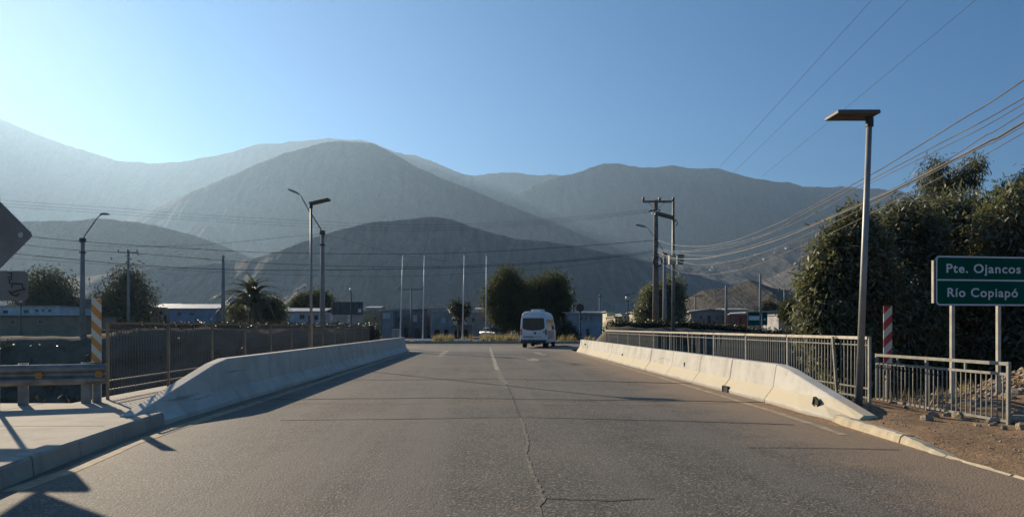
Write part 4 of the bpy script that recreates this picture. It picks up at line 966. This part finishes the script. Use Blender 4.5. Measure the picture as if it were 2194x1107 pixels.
# ------------------------------------------------------------------ houses across the street
WALL = {}
def wallmat(c):
    if c not in WALL:
        b_ = tuple(min(.7, x * 1.35 * k) for x, k in zip(c, (1.06, 1.0, .94))); WALL[c] = M('wall_plaster_%d' % len(WALL), b_, tuple(x * .74 for x in b_), .9, .9, bump=.15)
    return WALL[c]
m_roof = M('metal_roof', (.42, .41, .40), (.30, .29, .28), 1.5, .5, .3)
m_roofd = M('dark_roof', (.12, .11, .10), (.08, .075, .07), 2, .8)
m_frame = M('window_frame', (.35, .35, .36), (.3, .3, .3), 4, .6)
m_curtain = M('pale_curtain', (.55, .56, .58), (.45, .46, .48), 3, .8)
m_doorm = M('brown_door', (.10, .06, .045), (.07, .045, .035), 3, .6)
def house(label, x0, x1, ytop, Y, col, depth=7, roof='flat', rmat=None, wins=(), doors=(), slats=0, cat='house', name='house', rise=8, arch=(), fence=None, ybot=None, band=None):
    X0, X1 = PX(x0, Y), PX(x1, Y); W = X1 - X0; zt_ = PZ(ytop, Y); cx_ = (X0 + X1) / 2
    t = thing(name, label, cat, (cx_, Y, 0)); wm = wallmat(col); rm = rmat or m_roof
    u = lambda px: PX(px, Y) - cx_
    # front wall with real openings, plus the other three walls
    ops = [(u(a), u(b), PZ(d, Y), PZ(c_, Y)) for a, b, c_, d in [w_[:4] for w_ in wins]] + [(u(a), u(b), -.3, PZ(c_, Y)) for a, b, c_ in doors] + [(u(a), u(b), -.3, PZ(c_, Y)) for a, b, c_ in arch]
    xs_ = sorted(set([-W / 2, W / 2] + [o[0] for o in ops] + [o[1] for o in ops])); zs_ = sorted(set([-.3, zt_] + [o[2] for o in ops] + [o[3] for o in ops]))
    m = MB(); th = .22
    for i in range(len(xs_) - 1):
        for j in range(len(zs_) - 1):
            mx, mz = (xs_[i] + xs_[i + 1]) / 2, (zs_[j] + zs_[j + 1]) / 2
            if any(o[0] < mx < o[1] and o[2] < mz < o[3] for o in ops): continue
            m.box((mx, th / 2, mz), (xs_[i + 1] - xs_[i], th, zs_[j + 1] - zs_[j]))
    hz = zt_ + .3
    for x in (-W / 2 + th / 2, W / 2 - th / 2): m.box((x, th + (depth - 2 * th) / 2, zt_ / 2 - .15), (th, depth - 2 * th, hz))
    m.box((0, depth - th / 2, zt_ / 2 - .15), (W, th, hz)); m.box((0, depth / 2, zt_ - .1), (W - 2 * th - .01, depth - 2 * th - .01, .15))
    m.build('wall', wm, t)
    for w_ in wins:
        a, b, c_, d = w_[:4]; pane = w_[4] if len(w_) > 4 else 'g'
        xa, xb, za_, zb_ = u(a), u(b), PZ(d, Y), PZ(c_, Y)
        fm = MB(); s = .07
        for x in (xa + s / 2, xb - s / 2): fm.box((x, .08, (za_ + zb_) / 2), (s, .1, zb_ - za_))
        for z in (za_ + s / 2, zb_ - s / 2): fm.box(((xa + xb) / 2, .08, z), (xb - xa - 2 * s, .1, s))
        if xb - xa > .9: fm.box(((xa + xb) / 2, .08, (za_ + zb_) / 2), (s * .7, .08, zb_ - za_ - 2 * s))
        f = fm.build('window', m_frame, t)
        MB().box(((xa + xb) / 2, .12, (za_ + zb_) / 2), (xb - xa - .02, .03, zb_ - za_ - .02)).build('pane', m_curtain if pane == 'c' else m_glass, f)
        MB().box(((xa + xb) / 2, -.03, za_ - .035), (xb - xa + .16, .12, .07)).build('sill', wm, f)
    for a, b, c_ in doors:
        xa, xb, zb_ = u(a), u(b), PZ(c_, Y)
        d = MB().box(((xa + xb) / 2, .12, zb_ / 2 - .1), (xb - xa - .04, .05, zb_ + .15)).build('door', m_doorm, t)
        MB().box((xb - .14, .07, 1.0), (.05, .06, .12)).build('handle', m_galv, d)
    for a, b, c_ in arch:
        xa, xb, zb_ = u(a), u(b), PZ(c_, Y); am = MB(); n = 8; cxx = (xa + xb) / 2; r_ = (xb - xa) / 2; hh = min(r_, .7)
        for s in (-1, 1):
            pts = [(cxx + s * r_, zb_)] + [(cxx + s * r_ * math.cos(k / n * math.pi / 2), zb_ - hh + hh * math.sin(k / n * math.pi / 2)) for k in range(n + 1)]
            am.prism([(x, .012, z) for x, z in pts], (0, th - .03, 0))
        am.build('arch', wm, t)
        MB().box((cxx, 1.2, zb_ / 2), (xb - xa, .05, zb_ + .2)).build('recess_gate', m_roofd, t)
    ov = .35
    if roof == 'flat': MB().box((0, depth / 2, zt_ + .07), (W + ov, depth + ov, .13)).build('roof', rm, t)
    elif roof == 'parapet':
        MB().box((0, th / 2 - .01, zt_ + .12), (W + .1, th + .08, .22)).build('parapet', rm, t)
    elif roof in ('shedl', 'shedr'):
        rz_ = rise / F * Y; s = 1 if roof == 'shedr' else -1
        MB().prism([(-W / 2 - ov, -ov, zt_ + (0.02 if s > 0 else rz_)), (W / 2 + ov, -ov, zt_ + (rz_ if s > 0 else .02)), (W / 2 + ov, -ov, zt_ + (rz_ if s > 0 else .02) + .12), (-W / 2 - ov, -ov, zt_ + (0.02 if s > 0 else rz_) + .12)], (0, depth + 2 * ov, 0)).build('roof', rm, t)
        MB().prism([(-W / 2, .01, zt_ - .01), (W / 2, .01, zt_ - .01), ((W / 2, .01, zt_ + rz_) if s > 0 else (-W / 2, .01, zt_ + rz_))], (0, th - .02, 0)).build('gable', wm, t)
    elif roof == 'gable':
        rz_ = rise / F * Y
        m = MB()
        for s in (-1, 1): m.prism([(0, -ov, zt_ + rz_ + .0), (s * (W / 2 + ov), -ov, zt_ - .05), (s * (W / 2 + ov), -ov, zt_ + .07), (0, -ov, zt_ + rz_ + .12)], (0, depth + 2 * ov, 0))
        m.build('roof', rm, t)
        MB().prism([(-W / 2, .01, zt_ - .01), (W / 2, .01, zt_ - .01), (0, .01, zt_ + rz_ - .02)], (0, th - .02, 0)).build('gable', wm, t)
    elif roof == 'side':   # slope facing the street
        rz_ = rise / F * Y
        MB().prism([(-W / 2 - ov, -ov, zt_), (-W / 2 - ov, depth * .55, zt_ + rz_), (-W / 2 - ov, depth + ov, zt_), (-W / 2 - ov, depth + ov, zt_ + .12), (-W / 2 - ov, depth * .55, zt_ + rz_ + .12), (-W / 2 - ov, -ov, zt_ + .12)], (W + 2 * ov, 0, 0)).build('roof', rm, t)
    return t
house('long low white building with small windows behind the guardrail', -160, 127, 657, 84, (.62, .63, .64), roof='flat', wins=[(50, 62, 663, 671), (74, 83, 662, 668), (88, 95, 662, 667), (102, 110, 662, 668), (5, 18, 664, 672)], cat='building', name='building')
house('tan low wall house in front of the long white building', -160, 180, 678, 78, (.20, .17, .125), roof='flat', rmat=m_roofd, wins=[(80, 96, 684, 694), (20, 34, 684, 694)])
house('boxy grey shed with a thin pale roof edge left of the orange marker', 123, 192, 642, 94, (.24, .25, .27), roof='flat', doors=[(150, 166, 672)], cat='shed', name='shed')
house('pale house with a porch at the left end of the blue house', 328, 362, 660, 99, (.42, .42, .42), roof='side', rise=10, wins=[(340, 348, 666, 674)], doors=[(351, 357, 676)])
house('blue house with two small square windows and a pale roof', 363, 462, 662, 96, (.22, .27, .36), roof='side', rise=11, wins=[(378, 390, 668, 677), (404, 417, 668, 677)])
house('brown mud coloured house half hidden behind the palm', 478, 524, 662, 94, (.19, .155, .12), roof='flat', wins=[(492, 502, 668, 678)])
house('pale blue white house between the palm and the street light', 596, 692, 668, 92, (.36, .39, .46), roof='side', rise=8, wins=[(641, 653, 673, 684), (672, 682, 674, 686)], doors=[(660, 667, 676)])
house('tan house with a white edged roof right of the billboard back', 776, 817, 668, 97, (.36, .27, .16), roof='flat', wins=[(799, 808, 678, 686)])
house('small grey blue house with a pale upper window', 818, 842, 665, 95, (.20, .22, .25), roof='flat', wins=[(819, 837, 669, 683, 'c')])
house('grey two storey house with narrow windows behind the leftmost flagpole', 838, 881, 664, 99, (.24, .25, .265), roof='parapet', wins=[(852, 857, 677, 689), (864, 870, 678, 690), (843, 848, 690, 700)], doors=[(866, 874, 702)])
house('dark two storey house with a small pale window behind the second flagpole', 881, 916, 666, 97, (.14, .145, .155), roof='parapet', rmat=m_roofd, wins=[(884, 894, 674, 690, 'c'), (902, 909, 676, 688)], doors=[(889, 901, 704)])
house('two storey grey house with arched openings and one framed window', 925, 970, 667, 95, (.25, .255, .265), roof='parapet', rmat=m_roof, wins=[(944.5, 955.5, 679, 693, 'c')], arch=[(930, 943, 705), (951, 961, 705)])
house('dark lean-to house with wide garage openings right of the arched house', 970.5, 1012, 697, 94, (.20, .19, .185), roof='flat', arch=[(973, 988, 706), (991, 1004, 706)])
house('brownish distant house left of the willowy trees', 1000, 1062, 670, 116, (.25, .225, .2), roof='flat', wins=[(1010, 1018, 680, 690), (1034, 1042, 680, 690)])
house('brown dusty house showing behind the dark houses', 896, 955, 661, 122, (.27, .235, .195), roof='flat', rmat=m_roof, wins=[(918, 924, 665, 672)])
house('lilac grey two storey building right of the van', 1216, 1291, 672, 78, (.30, .30, .335), depth=9, roof='side', rise=5, wins=[(1243, 1249, 678, 686), (1252, 1258, 678, 686), (1263, 1269, 678, 686)], doors=[(1256, 1263, 704)], cat='building', name='building')
house('narrow sunlit cream house end beyond the lilac building', 1300, 1318, 668, 104, (.62, .52, .36), depth=13, roof='flat', wins=[(1306, 1311, 676, 684)])
house('small far cream house left of the globe lantern', 1332, 1350, 673, 118, (.60, .52, .40), depth=7, roof='flat', wins=[(1337, 1342, 677, 683)])
house('dark house with a low roof and a sunlit cream side, right of the utility poles', 1480, 1562, 668, 86, (.22, .215, .22), depth=6.5, roof='gable', rise=5, wins=[(1497, 1506, 674, 685), (1533, 1541, 674, 686)], doors=[(1516, 1523, 676)])
house('rusty red house with a thin pale roof beside the grey pole', 1564, 1601, 674, 84, (.30, .085, .06), roof='flat', wins=[(1569, 1575, 679, 690)], doors=[(1583, 1589, 680)])
house('grey house behind the two green road signs', 1601, 1667, 670, 100, (.25, .255, .27), roof='shedr', rise=4, wins=[(1646, 1652, 676, 686)], doors=[(1656, 1661, 680)])
house('pale grey house right of the green road signs', 1668, 1722, 675, 92, (.33, .33, .34), depth=6, roof='flat', wins=[(1675, 1682, 681, 690), (1703, 1710, 681, 690)])
house('small house with a sunlit cream side at the edge of the broad trees', 1742, 1790, 674, 88, (.58, .50, .38), depth=6, roof='flat', wins=[(1752, 1760, 680, 690)])

house('small pale house in the gap between the orange marker and the left trees', 196, 232, 672, 104, (.36, .35, .33), roof='flat', wins=[(206, 213, 678, 687)])
house('low pale house showing between the short crossarm pole and the porch house', 296, 327, 674, 106, (.33, .32, .30), roof='side', rise=6, wins=[(306, 313, 679, 687)])
house('low cream house with a pale roof just right of the palm shrub', 566, 604, 672, 112, (.40, .37, .31), roof='side', rise=6, wins=[(578, 585, 677, 685)])
house('tan house peeking between the round sign and the globe lantern', 1318, 1334, 679, 96, (.34, .29, .21), roof='flat', wins=[(1323, 1328, 684, 691)])
house('dusty tan house under the small round tree', 1700, 1745, 678, 110, (.40, .34, .25), roof='flat', wins=[(1712, 1718, 683, 690)])
for a, b, y_, Y_, c_, lab in ((1362, 1384, 672, 112, (.40, .37, .32), 'pale house left of the dark tree behind the wooden utility pole'), (1456, 1478, 668, 124, (.46, .40, .30), 'cream house just right of the steel mast, beyond the hedge'), (1560, 1600, 664, 122, (.38, .36, .33), 'pale roofed house rising behind the rusty red house'), (1716, 1742, 668, 126, (.36, .34, .31), 'grey house below the spoil heap beside the broad trees'), (462, 480, 668, 112, (.33, .33, .33), 'narrow pale house between the blue house and the plain concrete pole'), (694, 712, 662, 118, (.38, .36, .33), 'pale house rising behind the ribbed panel fence'), (786, 812, 660, 124, (.36, .33, .29), 'dusty pale house rising behind the tan house'), (1022, 1044, 663, 128, (.40, .37, .33), 'pale upper storey behind the brownish distant house')):
    house(lab, a, b, y_, Y_, c_, roof='side', rise=4, wins=[(lerp(a, b, .25), lerp(a, b, .45), y_ + 4, y_ + 11), (lerp(a, b, .6), lerp(a, b, .8), y_ + 4, y_ + 11)])
# tiny buildings on the slope at the right, set down where the line of sight meets the hillside
from mathutils.bvhtree import BVHTree
def on_hill(px, py):
    best = None
    for nm in ('right_foothill', 'right_mountains', 'dark_ridge', 'spoil_heap', 'near_hill'):
        if nm not in TREES:
            o = bpy.data.objects[nm]; TREES[nm] = BVHTree.FromPolygons([v.co for v in o.data.vertices], [tuple(p.vertices) for p in o.data.polygons])
        h = TREES[nm].ray_cast(Vector((0, 0, H)), (P(px, py, 1) - Vector((0, 0, H))).normalized())
        if h[0] is not None and (best is None or h[3] < best[3]): best = h
    return best[0]
TREES = {}
q = random.Random(77)
for k, (px, py) in enumerate(((1492, 574), (1502, 574), (1515, 575), (1530, 573), (1545, 577), (1526, 579), (1560, 561), (1582, 566), (1604, 559), (1640, 556), (1662, 541), (1688, 533), (1724, 529), (1733, 531), (1744, 527), (1752, 530), (1470, 566), (1622, 548))):
    c0 = on_hill(px, py); Yh = c0.y; wv = q.uniform(5.0, 9.5) / F * Yh; hh = q.uniform(2.2, 3.4) / F * Yh; dp = wv * .7
    o = bpy.data.objects.new('hillside_building', None); COL.objects.link(o); o.location = c0; o.rotation_euler = (0, 0, q.uniform(-.5, .5))
    tag(o, 'tiny pale building high on the hazy slope at the right', 'building', 'tiny buildings on the right hillside')
    MB().box((0, dp / 2, hh / 2 - 1.5), (wv, dp, hh + 3)).build('wall', wallmat(((.42, .40, .37), (.35, .31, .26), (.5, .49, .47))[k % 3]), o)
    MB().prism([(-wv * .54, -dp * .05, hh - .02), (-wv * .54, dp * .5, hh * 1.3), (-wv * .54, dp * 1.05, hh - .02), (-wv * .54, dp * 1.05, hh + .3), (-wv * .54, dp * .5, hh * 1.3 + .3), (-wv * .54, -dp * .05, hh + .3)], (wv * 1.08, 0, 0)).build('roof', m_roof, o)
    for s in (-.25, .25): MB().box((wv * s, -.12, hh * .55), (wv * .14, .2, hh * .35)).build('window', m_glass, o)

# corrugated fence with dark openings, and the billboard back
t = thing('panel_fence', 'pale ribbed panel fence below the billboard back', 'fence', (PX(735, 84), 84, 0))
q = random.Random(2)
for k in range(23):
    a = lerp(692, 778, k / 23); b = lerp(692, 778, (k + 1) / 23) - .25
    if k in (4, 5, 14, 15): zt2 = 690
    else: zt2 = 673 + q.uniform(-.6, .6)
    MB().box(((PX(a, 84) + PX(b, 84)) / 2, 84 + (k % 2) * .03, PZ(zt2, 84) / 2 - .1), (PX(b, 84) - PX(a, 84), .03, PZ(zt2, 84) + .2)).build('fence_panel', wallmat((.34, .33, .32)), t, world=True)
for px in (692, 714, 735, 757, 778): MB().box((PX(px, 84), 84.08, PZ(673, 84) / 2 - .1), (.1, .08, PZ(673, 84) + .2)).build('post', m_frame, t, world=True)
t = thing('billboard', 'wide dark back of a billboard on thin posts above the panel fence', 'billboard', (PX(744, 80), 80, 0))
bx0, bx1, bz0, bz1 = PX(710, 80), PX(778, 80), PZ(674, 80), PZ(646, 80)
MB().box(((bx0 + bx1) / 2, 80, (bz0 + bz1) / 2), (bx1 - bx0, .12, bz1 - bz0)).build('panel', M('billboard_back', (.10, .105, .12), (.075, .08, .09), 2, .7), t, world=True, bevel=.05)
for k in range(5): MB().box((lerp(bx0, bx1, (k + .5) / 5), 79.9, (bz0 + bz1) / 2), (.1, .07, bz1 - bz0 - .3)).build('rib', m_dark, t, world=True)
for px in (718, 751): MB().box((PX(px, 80), 80.12, bz0 / 2), (.16, .1, bz0 + .5)).build('post', m_galv, t, world=True)
MB().box((PX(771, 80), 79.85, PZ(665, 80)), (.35, .03, .4)).build('sticker', m_white, t, world=True)
# two green road signs
for px0, px1, y0_, y1_, lab in ((1603, 1627, 668, 697, 'left green road sign with pale lettering rows among the houses'), (1632.5, 1644, 669, 696, 'narrow green road sign right of the tall grey pole')):
    Y = 68; t = thing('green_road_sign', lab, 'road sign', (PX((px0 + px1) / 2, Y), Y, 0), group='green road signs among the houses'); c0 = PX((px0 + px1) / 2, Y); wv = PX(px1, Y) - PX(px0, Y)
    MB().box((0, 0, (PZ(y0_, Y) + PZ(y1_, Y)) / 2), (wv, .04, PZ(y0_, Y) - PZ(y1_, Y))).build('panel', m_green, t)
    for x in (-wv * .32, wv * .32): MB().box((x, .06, PZ(y0_, Y) / 2 - .2), (.1, .06, PZ(y0_, Y) + .1)).build('post', m_galv, t)
    if wv > .8:
        for z, w_ in ((678.5, .7),): MB().box((.02, -.024, PZ(681, Y)), (wv * .95, .008, .42)).build('pale_band', m_signw, t)
    else: MB().box((0, -.024, PZ(684, Y)), (wv * .3, .008, .2)).build('pale_mark', m_signw, t)
t = thing('mesh_fence', 'short mesh fence panel with a pale frame behind the end of the shaded barrier', 'fence', (PX(850, 47), 47, 0))
fx0, fx1, fz0, fz1 = PX(842, 47), PX(859, 47), .1, PZ(705, 47)
for a, b in (((fx0, fz1), (fx1, fz1)), ((fx0, fz0), (fx0, fz1)), ((fx1, fz0), (fx1, fz1))): MB().bar((a[0], 47, a[1]), (b[0], 47, b[1]), .05, .05).build('frame', m_galv, t, world=True)
m = MB()
for k in range(14): x = lerp(fx0, fx1, (k + .5) / 14); m.bar((x, 47.02, fz0), (x, 47.02, fz1), .012, .012)
for k in range(10): z = lerp(fz0, fz1, (k + .5) / 10); m.bar((fx0, 47.035, z), (fx1, 47.035, z), .012, .012)
m.build('mesh', m_galv, t, world=True)

# ------------------------------------------------------------------ vehicles
def wheel(root, x, y, r, w_, side):
    ty = MB(); 
    n = 20; rings = []
    for dx_, rr_ in ((-w_ / 2, r * .62), (-w_ / 2, r * .92), (-w_ * .35, r), (w_ * .35, r), (w_ / 2, r * .92), (w_ / 2, r * .62)):
        rings.append([Vector((dx_, rr_ * math.cos(6.28318 * k / n), rr_ * math.sin(6.28318 * k / n))) for k in range(n)])
    wh = bpy.data.objects.new('wheel', None); COL.objects.link(wh); wh.parent = root; wh.location = (x, y, r); wh.empty_display_size = .1
    ty.loft(rings).build('tyre', m_black, wh, smooth=False)
    MB().tube([(side * w_ * .30, 0, 0), (side * w_ * .42, 0, 0), (side * w_ * .47, 0, 0)], [r * .63, r * .58, r * .2], 14).build('rim', m_rim, wh)
van = thing('van', 'white high roof passenger van turning right at the end of the bridge', 'van', (PX(1143, 49.5), 49.5, .0), R(-13.5))
VL, VW = 5.7, .98
def hw_(z): return VW - max(0, z - 1.15) * .085 - max(0, z - 2.2) ** 2 * .7 - max(0, .55 - z) * .06
def section(y, ztop, zbot=.36, wf=1.0):
    zs_ = [zbot, zbot + .12, .75, 1.15, 1.6, 2.0, ztop - .20, ztop - .10, ztop - .03, ztop]
    zs_ = [min(z, ztop) for z in zs_]; ins = [0.05, 0, 0, 0, 0, 0, 0.02, .05, .13, .34]
    rt = [Vector(((hw_(z) - i) * wf, y, z)) for z, i in zip(zs_, ins)]
    return rt + [Vector((-v.x, v.y, v.z)) for v in rt[::-1]]
secs = [section(.0, 2.52, .42, .97), section(.03, 2.57, .38, .99), section(.14, 2.62), section(1.0, 2.64), section(2.6, 2.64), section(3.8, 2.60), section(4.15, 2.48), section(4.75, 1.62, .36, .97), section(5.2, 1.30, .36, .95), section(5.6, 1.05, .36, .88), section(5.7, .9, .4, .8)]
body = MB().loft([s[::-1] for s in secs]).build('body', m_van, van, smooth=True)
bm_ = body.modifiers.new('bevel', 'BEVEL'); bm_.width = .02; bm_.segments = 2; bm_.limit_method = 'ANGLE'; bm_.angle_limit = R(50)
rw = []
for k in range(7): a = math.pi + k / 6 * math.pi; rw.append((.80 * math.cos(a), 1.42 + .16 * math.sin(a) ** 1 if 0 < k < 6 else 1.42))
rw = [(-.80, 1.46), (-.76, 1.36), (-.5, 1.28), (0, 1.24), (.5, 1.28), (.76, 1.36), (.80, 1.46), (.765, 2.08), (.70, 2.14), (-.70, 2.14), (-.765, 2.08)]
MB().prism([(x, -.022, z) for x, z in rw], (0, .05, 0)).build('rear_window', m_glass, van, bevel=.006)
for s in (-1, 1):
    x_at = lambda z: s * (hw_(z) + .006)
    for (ya, yb, za_, zb_) in ((.35, 1.45, 1.32, 2.05), (1.55, 2.65, 1.32, 2.05), (2.75, 3.75, 1.32, 2.02)):
        MB().prism([(x_at(za_), ya, za_), (x_at(za_), yb, za_), (x_at(zb_), yb, zb_), (x_at(zb_), ya, zb_)], (-s * .03, 0, 0)).build('side_window', m_glass, van)
    MB().prism([(x_at(.62), .5, .62), (x_at(.62), 3.6, .62), (x_at(1.2), 3.6, 1.2), (x_at(1.2), .15, 1.2)], (-s * .02, 0, 0)).build('side_graphic', m_tan, van)
    MB().box((s * .90, -.005, 1.13), (.10, .06, .42)).build('tail_light', m_redl, van, bevel=.012)
    MB().box((s * 1.10, 4.25, 1.45), (.2, .12, .36)).build('mirror', m_dark, van, bevel=.03)
    MB().box((s * .74, .62, .2), (.32, .02, .34)).build('mudguard', m_black, van)
    for y in (1.05, 4.65): wheel(van, s * .80, y, .36, .24, s)
MB().box((0, -.03, .46), (1.86, .2, .22)).build('rear_bumper', m_dark, van, bevel=.03)
MB().box((-.38, -.035, .80), (.72, .05, .06)).build('door_handle_strip', m_dark, van, bevel=.01)
MB().box((-.42, -.022, .64), (.50, .012, .13)).build('number_plate', m_signw, van)
MB().tube([(.12, -.02, 1.06), (.12, -.004, 1.06)], .085, 14).build('emblem', m_dark, van)
MB().box((.02, -.003, 1.3), (.008, .012, 1.65)).build('door_seam', m_dark, van)
MB().box((.28, -.022, .80), (.55, .008, .04)).build('rear_lettering', m_frame, van)
MB().box((.1, 1.5, 2.70), (.85, 1.2, .16)).build('roof_unit', m_white, van, bevel=.05)
MB().box((0, .9, .33), (.5, .6, .22)).build('spare_wheel', m_black, van, bevel=.06)
MB().tube([(.45, .0, .30), (.45, .5, .30)], .04, 8).build('exhaust', m_dark, van)
MB().box((.79, -.024, 1.15), (.24, .006, .14)).build('corner_sticker', m_tan, van)

def car(label, px, Y, col, rz, group='parked cars beyond the median', base=0.0):
    t = thing('parked_car', label, 'car', (PX(px, Y), Y, base), rz, group)
    m_ = M('car_paint', col, tuple(c_ * .9 for c_ in col), 1, .3)
    def ring(x, z0, z1, wv, top): return [Vector((x, y * wv, z)) for y, z in ((-1, z0), (1, z0), (1.0, z1 - .12), (top, z1), (-top, z1), (-1.0, z1 - .12))]
    MB().loft([ring(-2.05, .4, .78, .74, .9), ring(-1.9, .28, .92, .84, .92), ring(-.9, .24, .96, .86, .94), ring(.7, .24, .94, .86, .94), ring(1.7, .26, .86, .84, .92), ring(2.02, .38, .7, .72, .9)]).build('body', m_, t, bevel=.03)
    cabin = MB().loft([ring(-1.45, .93, .97, .80, .9), ring(-1.0, .93, 1.40, .78, .82), ring(.2, .93, 1.44, .78, .82), ring(.95, .93, .97, .80, .9)]).build('cabin', m_, t, bevel=.02)
    for s in (-1, 1):
        for xa, xb in ((-.95, -.35), (-.28, .35)): MB().prism([(xa, s * .815, 1.0), (xb, s * .815, 1.0), (xb - .05, s * .80, 1.33), (xa + .05, s * .80, 1.33)], (0, -s * .02, 0)).build('side_window', m_glass, t)
        for x in (-1.25, 1.25): MB().tube([(x, s * .68, .31), (x, s * .86, .31)], .31, 16).build('wheel', m_black, t)
        MB().box((2.0, s * .55, .66), (.06, .26, .1)).build('headlight', m_lampglass, t)
        MB().box((-2.03, s * .58, .72), (.05, .22, .1)).build('tail_light', m_redl, t)
    MB().prism([(.48, -.66, 1.36), (.48, .66, 1.36), (.92, .70, 1.0), (.92, -.70, 1.0)], (.02, 0, .03)).build('windscreen', m_glass, t)
    return t
car('blue grey parked car behind the rightmost flagpole, beyond the straw grass', 1056, 86, (.16, .20, .27), R(-60))
# ------------------------------------------------------------------ the dusty air
hz = bpy.data.meshes.new('haze'); bb = MB().box((0, 0, 0), (15600, 15600 - 200, 1560 + 13)); bb.v = [(x, y + 3650 + 0, z + (1560 - 13) / 2) for x, y, z in bb.v]
ho = bb.build('haze', NT('haze_air').m, kind='stuff')
hm = ho.data.materials[0]; t_ = hm.node_tree; t_.nodes.clear()
o_ = t_.nodes.new('ShaderNodeOutputMaterial'); v_ = t_.nodes.new('ShaderNodeVolumePrincipled'); t_.links.new(v_.outputs[0], o_.inputs['Volume'])
v_.inputs['Color'].default_value = (.47, .70, .98, 1); v_.inputs['Density'].default_value = 1.05e-4; v_.inputs['Anisotropy'].default_value = .48
